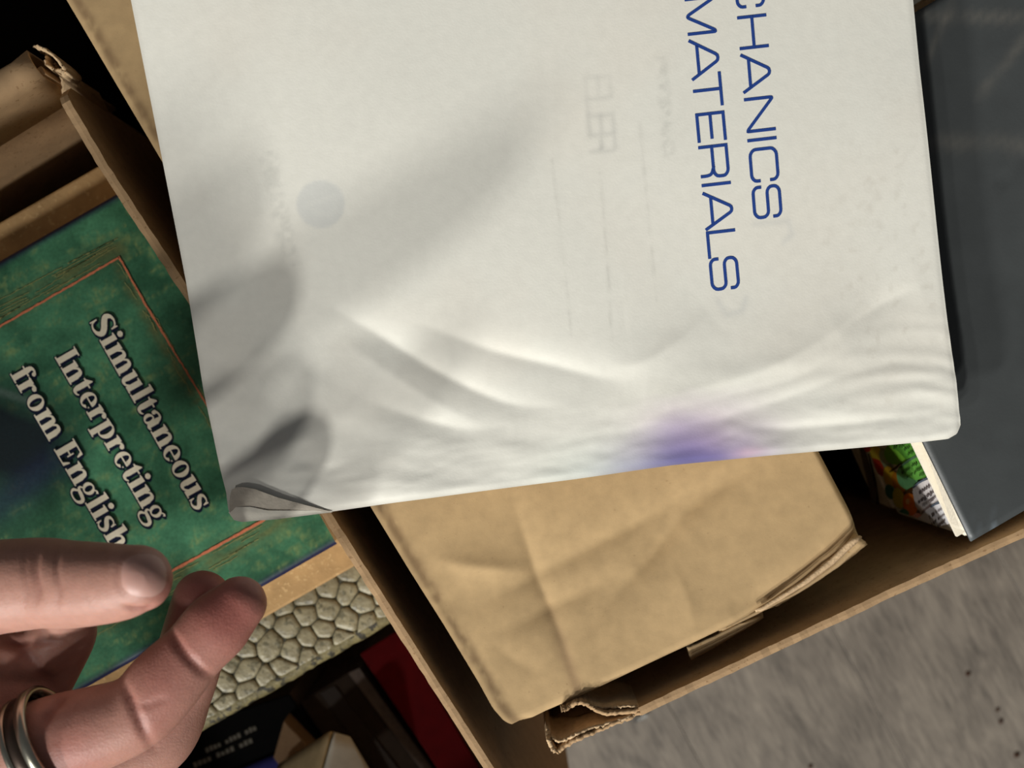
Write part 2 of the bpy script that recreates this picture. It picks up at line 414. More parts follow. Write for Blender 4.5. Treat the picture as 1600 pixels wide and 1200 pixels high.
# ------------------------------------------------------------------ right cardboard box
def right_box():
    fe = [(1000, 1112), (1038, 1094), (1130, 1051), (1215, 1011), (1310, 966), (1400, 923), (1500, 878), (1600, 833), (1700, 787), (2000, 652), (2500, 427)]
    fp = [P2(x, y, ZW) for x, y in fe]
    t = thing('cardboard_box', 'large cardboard box on the right with torn front corner, standing on the wooden floor', 'box', (0.09, 0.02, 0))
    mesh('front_wall', *wall_mesh(fp, 0.0, ZW, 0.0024, seed=11, rows=8, jit=0.00015), M['card_wall'], t)
    # right, back walls (outside the frame / under the page) and a low left wall
    fr = Vector(fp[-1]); up = Vector((-0.50, 0.866))
    rb = fr + up * 0.36
    mesh('side_wall', *wall_mesh([tuple(fr), tuple(rb)], 0.0, ZW - .01, 0.0024, seed=12), M['card_wall'], t)
    lo = Vector(P2(700, 1100, ZW)) + wn * 0.0029; hi = Vector(P2(300, 470, ZW)) + wn * 0.0029
    hi2 = hi - wd * 0.235
    mesh('side_wall', *wall_mesh([tuple(lo), tuple(hi), tuple(hi2)], 0.0, 0.13, 0.0018, seed=13), M['card_wall'], t)
    mesh('back_wall', *wall_mesh([tuple(hi2 + wn * 0.001), tuple(rb)], 0.0, ZW - .03, 0.0024, seed=14), M['card_wall'], t)
    f0 = P2(880, 1170, ZW)
    b = MB(); b.prism([tuple(lo), f0, fp[0], tuple(fr), tuple(rb), tuple(hi2)], 0.0004, 0.004)
    b.make('bottom_panel', M['card_wall'], t)
    # the torn end: outer and inner liners part company and curl
    def liner(path, zb, zt, mat, seed, th=0.0008):
        pts = [P2(x, y, ZW) for x, y in path]; cc = catmull(pts, 8); n = len(cc); rr = random.Random(seed)
        a = np.interp(np.linspace(0, 1, n), np.linspace(0, 1, len(zb)), zb); c = np.interp(np.linspace(0, 1, n), np.linspace(0, 1, len(zt)), zt)
        V = []
        for i, p in enumerate(cc):
            for k in range(7):
                s = k / 6; j = 2.5e-4 if k == 6 else 1e-4
                V.append((p[0] + rr.uniform(-j, j), p[1] + rr.uniform(-j, j), a[i] * (1 - s) + c[i] * s + (rr.uniform(-4e-4, 4e-4) if k == 6 else 0)))
        o = mesh('torn_liner', V, quads(7, n), mat, t, True)
        s = o.modifiers.new('s', 'SOLIDIFY'); s.thickness = th; s.offset = 0
    liner([(1004, 1113), (975, 1127), (945, 1139), (920, 1150), (898, 1160), (880, 1174), (870, 1184)], [0.0, 0.0, 0.0, .0], [.2495, .249, .249, .249, .247, .246], M['card_wall'], 21, 0.0010)
    liner([(1004, 1110), (972, 1115), (946, 1116), (928, 1110), (915, 1103), (900, 1104), (888, 1112), (879, 1114)], [0.0, 0.02, 0.08, .12, .15], [.2495, .249, .2475, .247, .246, .247], M['card_wall'], 22, 0.0012)
    liner([(1002, 1107), (980, 1106), (962, 1108), (945, 1111), (930, 1108), (916, 1103), (905, 1104), (893, 1108)], [0.22, 0.215, 0.21, .215, .22], [.2492, .2485, .247, .246, .246, .246], M['torn'], 23, 0.0006)
    liner([(858, 1150), (857, 1160), (862, 1170), (868, 1182)], [0.20, 0.19, 0.19, .2], [.243, .246, .2465, .246], M['torn'], 24, 0.0013)
    liner([(992, 1118), (960, 1130), (930, 1139), (905, 1149), (888, 1158), (872, 1163), (860, 1158)], [0.235, 0.232, 0.23, .22, .22], [.2492, .249, .2485, .248, .247, .245], M['torn'], 25, 0.0007)
    # corrugated middle layer bridging the two liners, well below the rim
    A = [(990, 1116), (945, 1137), (905, 1152), (872, 1170)]; B = [(990, 1111), (946, 1114), (905, 1100), (881, 1112)]
    V = []
    for i in range(13):
        s = i / 12
        xa = np.interp(s, np.linspace(0, 1, 4), [p[0] for p in A]); ya = np.interp(s, np.linspace(0, 1, 4), [p[1] for p in A])
        xb = np.interp(s, np.linspace(0, 1, 4), [p[0] for p in B]); yb = np.interp(s, np.linspace(0, 1, 4), [p[1] for p in B])
        for k in range(5):
            u = k / 4
            V.append((*P2(xa * (1 - u) + xb * u, ya * (1 - u) + yb * u, ZW), .214 - .02 * math.sin(math.pi * u) - .012 * s + .0012 * math.sin(i * 2.4)))
    o = mesh('torn_fluting', V, quads(5, 13), M['card_wall'], t, True)
    return t, fp
RB, front_path = right_box()

# ------------------------------------------------------------------ inner carton, its creased top panel in view
def crease(X, Y, pts, A, wn_, wp_, taper=True):
    pts = [tuple(q) for q in catmull(pts, 8)]
    d, s, p = seg_dist(X, Y, pts)
    w = np.where(s > 0, wp_, wn_)
    k = np.exp(-(np.sqrt(d * d + 9.0) - 3.0) / w)
    if taper: k = k * np.sin(np.pi * np.clip(p, 0, 1)) ** 1.2
    return A * k

def polyf(pts):
    xs = [p[0] for p in pts]; ys = [p[1] for p in pts]
    L = np.cumsum([0] + [math.dist(pts[i], pts[i + 1]) for i in range(len(pts) - 1)]); L = L / L[-1]
    return lambda t: (np.interp(t, L, xs), np.interp(t, L, ys))
def coons(bot, top, left, right, nu, nv):
    """boundary curves in px: bot/top left->right, left/right bottom->top"""
    u, v = np.meshgrid(np.linspace(0, 1, nu), np.linspace(0, 1, nv))
    b = polyf(bot); t = polyf(top); l = polyf(left); r = polyf(right)
    out = []
    for k in range(2):
        B, T, Lf, R = b(u)[k], t(u)[k], l(v)[k], r(v)[k]
        c = (1 - u) * (1 - v) * bot[0][k] + u * (1 - v) * bot[-1][k] + (1 - u) * v * top[0][k] + u * v * top[-1][k]
        out.append((1 - v) * B + v * T + (1 - u) * Lf + u * R - c)
    return out[0], out[1], u, v

ZC = 0.244
def inner_carton():
    t = thing('carton', 'creased brown carton lying inside the right box under the open book', 'carton', (0.0, 0.0, 0.004))
    bot = [(790, 1131), (800, 1133), (812, 1127), (832, 1122), (852, 1112), (905, 1089), (990, 1049), (1080, 1007), (1190, 954), (1290, 896), (1334, 862), (1354, 846)]
    left = [(790, 1131), (770, 1108), (748, 1068), (690, 972), (640, 893), (580, 795), (420, 530), (258, 262), (105, 4), (-60, -280)]
    right = [(1354, 846), (1336, 812), (1280, 706), (1100, 372), (900, 20), (700, -330), (580, -540)]
    top = [(-60, -280), (260, -410), (580, -540)]
    nu, nv = 190, 240
    X, Y, u, v = coons(bot, top, left, right, nu, nv)
    Z = np.zeros_like(X)
    A = 0.0016
    Z += crease(X, Y, [(668, 872), (740, 885), (800, 890), (835, 901)], 1.0 * A, 20, 14)
    Z += crease(X, Y, [(700, 968), (770, 935), (835, 901), (900, 868), (1000, 817), (1090, 770), (1190, 712)], -1.25 * A, 30, 26)
    Z += crease(X, Y, [(795, 760), (820, 840), (840, 905), (860, 952), (882, 1012), (906, 1090)], -1.0 * A, 20, 22)
    Z += crease(X, Y, [(750, 1003), (806, 978), (860, 950), (930, 918), (990, 880)], -0.9 * A, 22, 20)
    Z += crease(X, Y, [(893, 1020), (925, 980), (957, 935), (1000, 890), (1040, 842), (1080, 795), (1200, 716)], -1.2 * A, 26, 24)
    Z += crease(X, Y, [(1060, 800), (1035, 850), (990, 900)], -0.5 * A, 22, 22)
    Z += crease(X, Y, [(760, 995), (800, 1030), (850, 1055)], -0.35 * A, 16, 16)
    Z += crease(X, Y, [(1050, 880), (1075, 940), (1085, 1005)], 0.35 * A, 12, 16)
    Z += 0.0014 * (fbm(X / 260, Y / 260, 5, 3) - 0.5) + 0.00025 * (fbm(X / 60, Y / 60, 9, 3) - 0.5)
    # right corner pressed down, edges rolled over
    d, s, p = seg_dist(X, Y, [(1150, 975), (1250, 922), (1310, 880), (1370, 820)])
    Z += -0.006 * np.exp(-(d / 26.0) ** 2) * np.clip(p * 1.6, 0, 1)
    for nm, pts in (('l', left), ('r', right), ('b', bot)):
        d, s, p = seg_dist(X, Y, pts)
        Z += -0.0012 * np.exp(-(d / 4.0) ** 2)
    d, s, p = seg_dist(X, Y, left)
    wornl = np.exp(-(np.abs(d - 15) / 9.0) ** 2) * np.clip(fbm(X / 12, Y / 12, 3, 4) * 3.0 - 0.85, 0, 1)
    base = np.array(srgb(184, 156, 115)); worn = np.array(srgb(138, 112, 82)); scuff = np.array(srgb(150, 122, 92))
    n1 = fbm(X / 45, Y / 45, 12, 4)[..., None]
    C = base * (0.94 + 0.12 * n1)
    C = C * (1 - wornl[..., None] * 0.8) + worn * wornl[..., None] * 0.8
    d, s, p = seg_dist(X, Y, [(840, 905), (866, 970), (906, 1090)])
    k = (np.exp(-(d / 9.0) ** 2) * np.clip(p * 1.5, 0, 1) * 0.6)[..., None]
    C = C * (1 - k) + scuff * k
    dsp = (H - ZC) / F
    V = np.stack([(X - 800) * dsp, (600 - Y) * dsp, ZC + Z], -1).reshape(-1, 3)
    mesh('top_panel', V, quads(nu, nv), M['card_attr'], t, True, C.reshape(-1, 3))
    # the four sides, a touch inside the rim
    cx, cy = 560, 330
    def inset(p, k=0.972): return P2(cx + (p[0] - cx) * k, cy + (p[1] - cy) * k, ZC)
    b = MB(); ring = [inset(p) for p in ((800, 1128), (1350, 842), (580, -535), (-55, -280))]
    b.prism(ring, 0.0045, ZC - 0.0065)
    b.make('carton_body', M['card_wall'], t)
    # loose strip of the fold sticking out of the lower edge, and the layered corner
    def strip(pa, pb, za, zb, name='folded_edge', mat='card'):
        n = 24; a = polyf(pa); c = polyf(pb); V = []
        rr = random.Random(len(pa) + int(pa[0][0]))
        for i in range(n):
            s = i / (n - 1)
            xa, ya = a(s); xc, yc = c(s)
            for k in range(5):
                q = k / 4
                V.append(tuple(W(xa * (1 - q) + xc * q + rr.uniform(-.5, .5), ya * (1 - q) + yc * q + rr.uniform(-.5, .5), za * (1 - q) + zb * q + .0008 * math.sin(q * 3.14))))
        o = mesh(name, V, quads(5, n), M[mat], t, True)
        sl = o.modifiers.new('s', 'SOLIDIFY'); sl.thickness = 0.0009; sl.offset = 0
    strip([(1072, 1008), (1120, 986), (1190, 952)], [(1079, 1031), (1120, 1008), (1192, 964)], ZC - .0055, ZC - .0065)
    strip([(1073, 1012), (1115, 994), (1152, 976)], [(1078, 1020), (1117, 1001), (1191, 963)], ZC - .0025, ZC - .0035)
    strip([(1120, 985), (1240, 925), (1300, 880), (1336, 833)], [(1130, 984), (1250, 924), (1310, 884), (1352, 846)], ZC - .0035, ZC - .0025)
    strip([(1200, 950), (1262, 908), (1310, 868), (1342, 838)], [(1215, 945), (1275, 908), (1322, 876), (1355, 849)], ZC - .0065, ZC - .0065)
    strip([(1180, 955), (1250, 912), (1290, 880), (1330, 842)], [(1190, 953), (1258, 912), (1302, 880), (1346, 838)], ZC + .0005, ZC - .0005, mat='torn')
inner_carton()

# ------------------------------------------------------------------ stack at the right: added black support standing for shade, striped white box, fruit carton, white book, dark book
def right_stack():
    # common left face: a vertical plane through two points (world)
    a = Vector(P2(1425, 685, .24)); b = Vector(P2(1490, 830, .24))
    fd = (b - a).normalized()                       # along the face, towards the front wall
    fn = Vector((fd.y, -fd.x));                      # candidate normal
    if fn.x > 0: fn = -fn                            # faces left
    inn = -fn
    def at(s, t, ): return a + fd * s + inn * t
    s_end = (Vector(P2(1490, 832, .24)) - a).dot(fd) + 0.003
    def blk(name, label, cat, s0, s1, t0, t1, z0, z1, mat, bev=0.001):
        p = [at(s0, t0), at(s1, t0), at(s1 - .009, t1), at(s0, t1)]
        c = (p[0] + p[2]) / 2
        th = thing(name, label, cat, (c.x, c.y, z0))
        m = MB(); m.prism([tuple(q) for q in p], z0, z1); o = m.make('body', mat, th); bevel(o, bev)
        return th
    blk('black_prop', 'black crate added to stand for shade under the striped white box', 'prop', -0.07, s_end - 0.007, 0.004, 0.105, 0.0045, 0.158, M['black_matte'])  # added support, coloured black so the gap beside the stack reads as shade
    st = blk('white_box', 'low white box with a grey brown stripe, under the fruit print carton', 'box', -0.07, s_end - 0.004, 0.0, 0.10, 0.1585, 0.181, M['white_card'])
    fr = blk('fruit_carton', 'carton printed with fruit and small labels under the dark book', 'carton', -0.07, s_end - 0.002, 0.0005, 0.10, 0.1815, 0.2470, M['white_card'])
    # projection of a photo point onto the left face
    def onface(px, py, off):
        o = Vector((0, 0, H)); d = Vector(((px - 800) / F, (600 - py) / F, -1.0))
        n3 = Vector((fn.x, fn.y, 0)); q = Vector((a.x, a.y, 0)) + n3 * off
        k = (q - o).dot(n3) / d.dot(n3)
        p = o + d * k
        over = (Vector((p.x, p.y)) - a).dot(fd) - (s_end - .0045)
        if over > 0: p = p - Vector((fd.x, fd.y, 0)) * over
        p.z = min(p.z, .2467)
        return p
    def poly(name, pts, mat, parent, off):
        V = [onface(x, y, off) for x, y in pts]
        return mesh(name, V, [tuple(range(len(V)))], mat, parent)
    def ell(cx, cy, rx, ry, rot=0, n=20):
        c, s = math.cos(rot), math.sin(rot)
        return [(cx + rx * math.cos(k / n * 6.2832) * c - ry * math.sin(k / n * 6.2832) * s, cy + rx * math.cos(k / n * 6.2832) * s + ry * math.sin(k / n * 6.2832) * c) for k in range(n)]
    Z = lambda x, y: (1320 + x / 6.665, 680 + y / 6.665)
    zp = lambda L: [Z(*p) for p in L]
    poly('stripe', zp([(150, 130), (205, 130), (330, 560), (420, 900), (355, 850), (250, 560)]), M['stripe'], st, 0.0003)
    poly('joint_line', zp([(240, 190), (252, 190), (330, 500), (440, 900), (440, 985), (415, 960), (405, 900), (310, 500)]), flat('dark_line', (30, 24, 22)), fr, 0.0002)
    fruits = [('yellow', zp(ell(325, 195, 62, 90, -.3)), (214, 188, 62)), ('red', zp([(285, 235), (345, 255), (400, 285), (405, 360), (398, 430), (345, 400), (310, 330)]), (196, 62, 34)),
              ('red', zp(ell(235, 140, 36, 36)), (190, 70, 44)), ('greyleaf', zp(ell(415, 240, 50, 110, -.3)), (150, 158, 120)),
              ('lightgreen', zp(ell(540, 190, 130, 120)), (104, 160, 48)), ('yellow', zp(ell(465, 430, 62, 110, -.25)), (216, 176, 44)),
              ('amber', zp(ell(560, 500, 60, 120, -.35)), (200, 130, 30)), ('teal', zp(ell(470, 590, 48, 80, -.3)), (70, 130, 108)),
              ('mint', zp(ell(650, 430, 110, 140, -.2)), (122, 196, 130)), ('yellow', zp(ell(560, 655, 60, 110, -.2)), (206, 190, 60)),
              ('orange', zp(ell(680, 720, 74, 120, -.2)), (244, 132, 30)), ('teal', zp(ell(615, 830, 56, 62)), (66, 138, 108)),
              ('pink', zp(ell(770, 895, 62, 90, -.4)), (240, 176, 166)), ('orange', zp(ell(655, 690, 22, 30)), (255, 200, 140)), ('stem', zp([(455, 385), (560, 300), (590, 290), (540, 350), (470, 390)]), (70, 56, 24)),
              ('stem', zp([(600, 600), (700, 540), (710, 575), (640, 615)]), (84, 56, 20))]
    for i, (c, p, rgb) in enumerate(fruits):
        poly('printed_fruit', p, flat('print_' + c + str(rgb[0]), rgb), fr, 0.0003 + 0.00004 * i)
    labs = [(zp([(480, 110), (750, 75), (805, 185), (640, 255), (560, 170)]), (70, 124, 42)), (zp([(570, 330), (690, 240), (808, 190), (890, 425), (740, 470), (620, 420)]), (84, 140, 56)),
            (zp([(560, 335), (640, 265), (800, 180), (812, 205), (690, 262), (575, 345)]), (64, 92, 66)),
            (zp([(705, 590), (730, 520), (900, 445), (1012, 690), (880, 740), (790, 800), (735, 740)]), (200, 194, 192)),
            (zp([(795, 840), (860, 760), (1018, 700), (1098, 920), (1000, 985), (880, 1070), (810, 1010), (770, 930)]), (206, 204, 206)),
            (zp([(800, 790), (890, 715), (905, 735), (850, 775), (800, 830)]), (150, 132, 130))]
    for i, (p, rgb) in enumerate(labs):
        poly('printed_label', p, flat('label_' + str(rgb), rgb), fr, 0.0011 + 0.00004 * i)
    # tiny print, too small to read: broken bars
    rr = random.Random(3)
    def bars(p0, p1, h, mat, n):
        for k in range(n):
            if rr.random() < 0.12: continue
            s0 = (k + 0.12) / n; s1 = (k + rr.uniform(.6, .9)) / n
            x0, y0 = p0[0] + (p1[0] - p0[0]) * s0, p0[1] + (p1[1] - p0[1]) * s0
            x1, y1 = p0[0] + (p1[0] - p0[0]) * s1, p0[1] + (p1[1] - p0[1]) * s1
            hh = h * rr.uniform(.6, 1.0)
            yield [(x0, y0), (x1, y1), (x1 + hh * .35, y1 + hh), (x0 + hh * .35, y0 + hh)]
    V = []; Fc = []
    def lines(rows, mat):
        m = MB()
        for p0, p1, h in rows:
            for q in bars(p0, p1, h, mat, 6):
                m.add([onface(*Z(*c), 0.0016) for c in q], [(0, 1, 2, 3)])
        m.make('small_print', mat, fr)
    lines([((500, 125), (620, 95), 30), ((610, 140), (730, 90), 32), ((650, 190), (750, 130), 32), ((585, 380), (690, 330), 30), ((690, 310), (800, 250), 34), ((640, 430), (730, 380), 26), ((730, 360), (820, 310), 34), ((770, 410), (850, 365), 36)], flat('print_dark_green', (38, 70, 24)))
    lines([((765, 590), (905, 490), 44), ((755, 690), (930, 560), 44), ((800, 715), (850, 690), 36), ((860, 680), (945, 625), 36), ((870, 840), (950, 780), 40), ((960, 785), (1005, 760), 26), ((880, 930), (980, 850), 40), ((985, 850), (1040, 810), 28), ((960, 935), (1040, 870), 34)], flat('print_grey', (92, 84, 84)))
    poly('border_line', zp([(752, 80), (766, 80), (900, 400), (1020, 690), (1104, 925), (1092, 935), (1004, 700), (886, 410)]), flat('dark_line', (30, 24, 22)), fr, 0.0017)
    poly('border_line', zp([(700, 540), (760, 490), (905, 432), (912, 446), (770, 508), (712, 560)]), flat('print_slate', (74, 84, 96)), fr, 0.0017)
    poly('border_line', zp([(880, 745), (1012, 683), (1018, 700), (900, 755)]), flat('print_slate', (74, 84, 96)), fr, 0.0017)
    # white paperback below the dark book, its corner showing at the very top of the frame
    zt = 0.26
    # dark book: covers and white page block.  Corners from the photo at the cover height
    p0 = Vector(P2(1519, 847, zt)); ed = Vector((0.862, 0.507)); ld = Vector((-.434, .90)).normalized()
    p0 = Vector(P2(1517, 846, zt))
    w = 0.165; hgt = 0.1367
    # left edge leans along the face direction
    q = [p0, p0 + ed * w, p0 + ed * w + ld * hgt, p0 + ld * hgt]
    dk = thing('dark_book', 'large dark grey glossy book with white page edges, beside the open book', 'book', ((q[0].x + q[2].x) / 2, (q[0].y + q[2].y) / 2, 0.2474))
    nu, nv = 90, 70
    uu, vv = np.meshgrid(np.linspace(0, 1, nu), np.linspace(0, 1, nv))
    X = q[0].x + uu * (q[1].x - q[0].x) + vv * (q[3].x - q[0].x); Y = q[0].y + uu * (q[1].y - q[0].y) + vv * (q[3].y - q[0].y)
    PX = 800 + X * F / (H - zt); PY = 600 - Y * F / (H - zt)
    base = np.array(srgb(68, 71, 71)); C = base * (0.92 + 0.16 * fbm(PX / 120, PY / 120, 4, 3))[..., None]
    for pts, wd_, k in (([(1400, 24), (1600, 28), (1700, 30)], 9, .45), ([(1430, 222), (1600, 226), (1700, 228)], 13, .35), ([(1444, 104), (1490, 0)], 6, .4), ([(1530, 150), (1610, 50), (1650, 0)], 8, .4)):
        d, s, p = seg_dist(PX, PY, pts)
        kk = (np.exp(-(d / wd_) ** 2) * k * np.clip(fbm(PX / 30, PY / 30, 7, 3) * 1.6, 0, 1))[..., None]
        C = C * (1 - kk) + np.array(srgb(112, 108, 100)) * kk  # reflected glare painted into the cover colour as pale bands
    d, s, p = seg_dist(PX, PY, [(1518, 838), (1545, 820)])
    kk = (np.clip(fbm(PX / 8, PY / 8, 2, 2) * 3 - 1.5, 0, 1) * np.exp(-(d / 16) ** 2))[..., None]
    C = C * (1 - kk) + np.array(srgb(120, 130, 138)) * kk
    Zz = zt + 0.0012 * (fbm(PX / 200, PY / 200, 8, 2) - 0.5)
    d, s, p = seg_dist(PX, PY, [(1560, 285), (1610, 245), (1700, 180)])
    Zz = Zz - 0.0006 * np.exp(-(d / 5) ** 2)
    top = np.stack([X, Y, Zz], -1).reshape(-1, 3)
    o = mesh('front_cover', top, quads(nu, nv), M['darkcover'], dk, True, C.reshape(-1, 3))
    sl = o.modifiers.new('s', 'SOLIDIFY'); sl.thickness = 0.0012; sl.offset = -1
    m = MB()
    e = 0.0012
    pq = [q[0] - ed * 0.0004 + ld * 0.003, q[0] + ed * .003 + ld * .0015, q[1] - ed * e + ld * 0.0015, q[2] - ed * e - ld * e, q[3] + ed * 0.006 - ld * e]
    pq = [pq[0], pq[1], pq[2], pq[3], pq[4], q[0] + ed * 0.0026 + ld * .032]
    m.prism([tuple(x) for x in pq], 0.2490, zt - 0.0016); o = m.make('page_block', M['page_edges'], dk); bevel(o, .0015, 3)
    m = MB(); m.prism([tuple(x) for x in q], 0.2474, 0.2489); m.make('back_cover', M['white_card'], dk)
    # white paper sheet beyond its far edge
    r0 = q[3] + ld * 0.001 + ed * 0.012; 
    rr0 = [Vector(P2(1340, 70, .236)), Vector(P2(1560, -72, .236)), Vector(P2(1500, -180, .236)), Vector(P2(1260, -40, .236))]
    c = (rr0[0] + rr0[2]) / 2
    wt = thing('white_booklet', 'white booklet peeking out beyond the far edge of the dark book', 'booklet', (c.x, c.y, 0.233))
    m = MB(); ins = [x + (c - x) * 0.03 for x in rr0]; m.prism([tuple(x) for x in ins], .2332, .2453); m.make('page_block', M['page_edges'], wt)
    m = MB(); m.prism([tuple(x) for x in rr0], .2454, .2470); m.make('cover', M['paper_plain'], wt)
    th = thing('white_box', 'plain white box standing under the white booklet near the back', 'box', (c.x, c.y, 0.0045))
    m = MB(); ins = [x + (c - x) * 0.12 for x in rr0]; m.prism([tuple(x) for x in ins], 0.0045, .2330); bevel(m.make('body', M['white_card'], th), .001)
right_stack()

# ------------------------------------------------------------------ left stack: green book, tan book, embossed album
ZG = 0.21
gu = Vector((0.868, 0.497)).normalized(); gv = Vector((-gu.y, gu.x))
def rect_at(v0px, v1px, z, right_gap, length):
    """outline whose lower edge passes through photo point v0px, upper edge through v1px (both at height z), right end near the wall"""
    b = Vector(P2(*v0px, z)); t = Vector(P2(*v1px, z))
    v0 = b.dot(gv); v1 = t.dot(gv)
    # right end: furthest u such that both corners stay left of the wall
    def u_lim(v):
        # point p = gu*u+gv*v ; wall_s(p) = -(0.0013+gap)
        k = gu.dot(wn); return (-(0.0013 + right_gap) + wA.dot(wn) - v * gv.dot(wn)) / k
    u1 = min(u_lim(v0), u_lim(v1)); u0 = u1 - length
    return u0, u1, v0, v1
def uv(u, v): return gu * u + gv * v

def green_book():
    u0, u1, v0, v1 = rect_at((525, 851), (180, 303), ZG, 0.0028, 0.19)
    c = uv((u0 + u1) / 2, (v0 + v1) / 2)
    t = thing('green_book', 'green mottled book with cream title lettering lying in the left box', 'book', (c.x, c.y, 0.2))
    nu, nv = 260, 190
    A, B = np.meshgrid(np.linspace(u0, u1, nu), np.linspace(v0, v1, nv))
    X = gu.x * A + gv.x * B; Y = gu.y * A + gv.y * B
    PX = 800 + X * F / (H - ZG); PY = 600 - Y * F / (H - ZG)
    n1 = fbm(PX / 70, PY / 70, 3, 4); n2 = fbm(PX / 22 + 3 * n1, PY / 22, 8, 4); n3 = fbm(PX / 9, PY / 9, 15, 3)
    g0 = np.array(srgb(48, 98, 70)); g1 = np.array(srgb(82, 146, 108)); gy = np.array(srgb(140, 160, 100))
    st = fbm((PX * .86 - PY * .5) / 30, (PX * .5 + PY * .86) / 7, 44, 4); st2 = fbm((PX * .6 + PY * .8) / 9, (PX * .8 - PY * .6) / 4, 49, 3)
    k = np.clip((n1 * .6 + n2 * .4 - .3) * 2.4, 0, 1)[..., None]
    C = g0 * (1 - k) + g1 * k
    k = (np.clip((n2 * .5 + st * .5 - 0.52) * 6, 0, 1) * np.clip(st2 * 2.4 - .8, 0, 1) * 0.7)[..., None]
    C = C * (1 - k) + gy * k
    # dark navy picture at the left
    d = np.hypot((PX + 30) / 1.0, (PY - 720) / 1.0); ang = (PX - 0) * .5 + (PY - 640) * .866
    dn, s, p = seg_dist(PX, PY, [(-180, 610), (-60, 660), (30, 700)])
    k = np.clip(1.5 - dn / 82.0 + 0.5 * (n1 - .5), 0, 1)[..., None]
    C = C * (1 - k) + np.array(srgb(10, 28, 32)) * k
    for pl, wv in (([(-260, 630), (0, 492), (95, 437), (180, 388)], 16), ([(440, 812), (273, 908), (60, 1030)], 17), ([(178, 410), (225, 490), (330, 660)], 8)):
        dn, s, p = seg_dist(PX, PY, pl)
        k = (np.exp(-(dn / wv) ** 2) * np.clip(st * 2.0 - .35, 0, 1) * .7)[..., None]
        C = C * (1 - k) + np.array(srgb(112, 112, 66)) * k
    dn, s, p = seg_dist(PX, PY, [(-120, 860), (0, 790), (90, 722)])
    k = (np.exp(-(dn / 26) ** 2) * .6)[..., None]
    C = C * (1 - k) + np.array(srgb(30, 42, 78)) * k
    dn, s, p = seg_dist(PX, PY, [(-60, 600), (0, 612), (50, 628)])
    k = (np.exp(-(dn / 6) ** 2) * .5)[..., None]
    C = C * (1 - k) + np.array(srgb(110, 128, 120)) * k
    # navy long edges
    e = np.minimum(B - v0, v1 - B) / 0.0022
    k = np.clip(1.35 - e, 0, 1)[..., None]
    C = C * (1 - k) + np.array(srgb(38, 40, 72)) * k
    Zz = ZG - 0.0012 * np.clip(1 - np.minimum(B - v0, v1 - B) / 0.0016, 0, 1) ** 2 + 0.0004 * (fbm(PX / 200, PY / 200, 6, 2) - .5)
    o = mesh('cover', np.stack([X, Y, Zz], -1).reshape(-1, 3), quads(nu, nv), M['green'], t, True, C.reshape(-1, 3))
    m = MB(); m.prism([tuple(uv(a, b)) for a, b in ((u0 + .003, v0 + .001), (u1 - .001, v0 + .001), (u1 - .001, v1 - .001), (u0 + .003, v1 - .001))], 0.1995, ZG - 0.0016)
    m.make('page_block', M['page_edges'], t)
    # --- pencil frame, orange with gold scribbles
    def ribbon(pts, w, z, mb, jit=0, seed=1):
        rr = random.Random(seed); pp = resample(pts, 6); V = []
        for i, q in enumerate(pp):
            a = pp[max(0, i - 1)]; b = pp[min(len(pp) - 1, i + 1)]
            dx, dy = b[0] - a[0], b[1] - a[1]; l = math.hypot(dx, dy) or 1
            x = q[0] + rr.uniform(-jit, jit); y = q[1] + rr.uniform(-jit, jit)
            ww = w * rr.uniform(.75, 1.2) / 2
            V += [W(x - dy / l * ww, y + dx / l * ww, z), W(x + dy / l * ww, y - dx / l * ww, z)]
        mb.add(V, [(2 * i, 2 * i + 1, 2 * i + 3, 2 * i + 2) for i in range(len(pp) - 1)])
    fm = MB()
    frame = [(-260, 648), (0, 510), (95, 455), (186, 402)]
    side = [(185, 400), (225, 472), (325, 636), (424, 806)]
    low = [(426, 803), (410, 814), (273, 890), (60, 1012), (-180, 1150)]
    ribbon(frame, 3.4, ZG + .00022, fm, .4, 1); ribbon(side, 3.0, ZG + .00022, fm, .5, 2); ribbon(low, 4.2, ZG + .00022, fm, .3, 3)
    fm.make('pencil_frame', M['orange_line'], t)
    sm = MB(); rr = random.Random(9)
    for k in range(26):      # bands of thin strokes beside the frame lines
        s = rr.uniform(0, .75); l = rr.uniform(.1, .25); off = rr.uniform(-4, -34)
        ax, ay = 186 - (186 + 260) * s, 402 + (648 - 402) * s; bx, by = 186 - 446 * (s + l), 402 + 246 * (s + l)
        ribbon([(ax, ay + off), (bx, by + off + rr.uniform(-4, 4))], .9, ZG + .00018, sm, .8, k)
    for k in range(22):
        s = rr.uniform(0, .85); l = rr.uniform(.06, .15); off = rr.uniform(2, 36)
        ax, ay = 424 - 364 * s, 805 + 207 * s; bx, by = 424 - 364 * (s + l), 805 + 207 * (s + l)
        ribbon([(ax, ay + off), (bx, by + off)], .9, ZG + .00018, sm, .8, k + 50)
    for k in range(26):
        s = rr.uniform(0, .95); l = rr.uniform(.02, .08); off = rr.uniform(-14, 8)
        ax, ay = 185 + 239 * s, 400 + 406 * s; bx, by = 185 + 239 * (s + l), 400 + 406 * (s + l)
        ribbon([(ax + off, ay), (bx + off, by)], .9, ZG + .00018, sm, 1.5, k + 90)
    sm.make('gold_scribbles', M['gold_line'], t)
    # --- lettering
    def rect(x0, y0, x1, y1): return [[(x0, y0), (x1, y0), (x1, y1), (x0, y1)]]
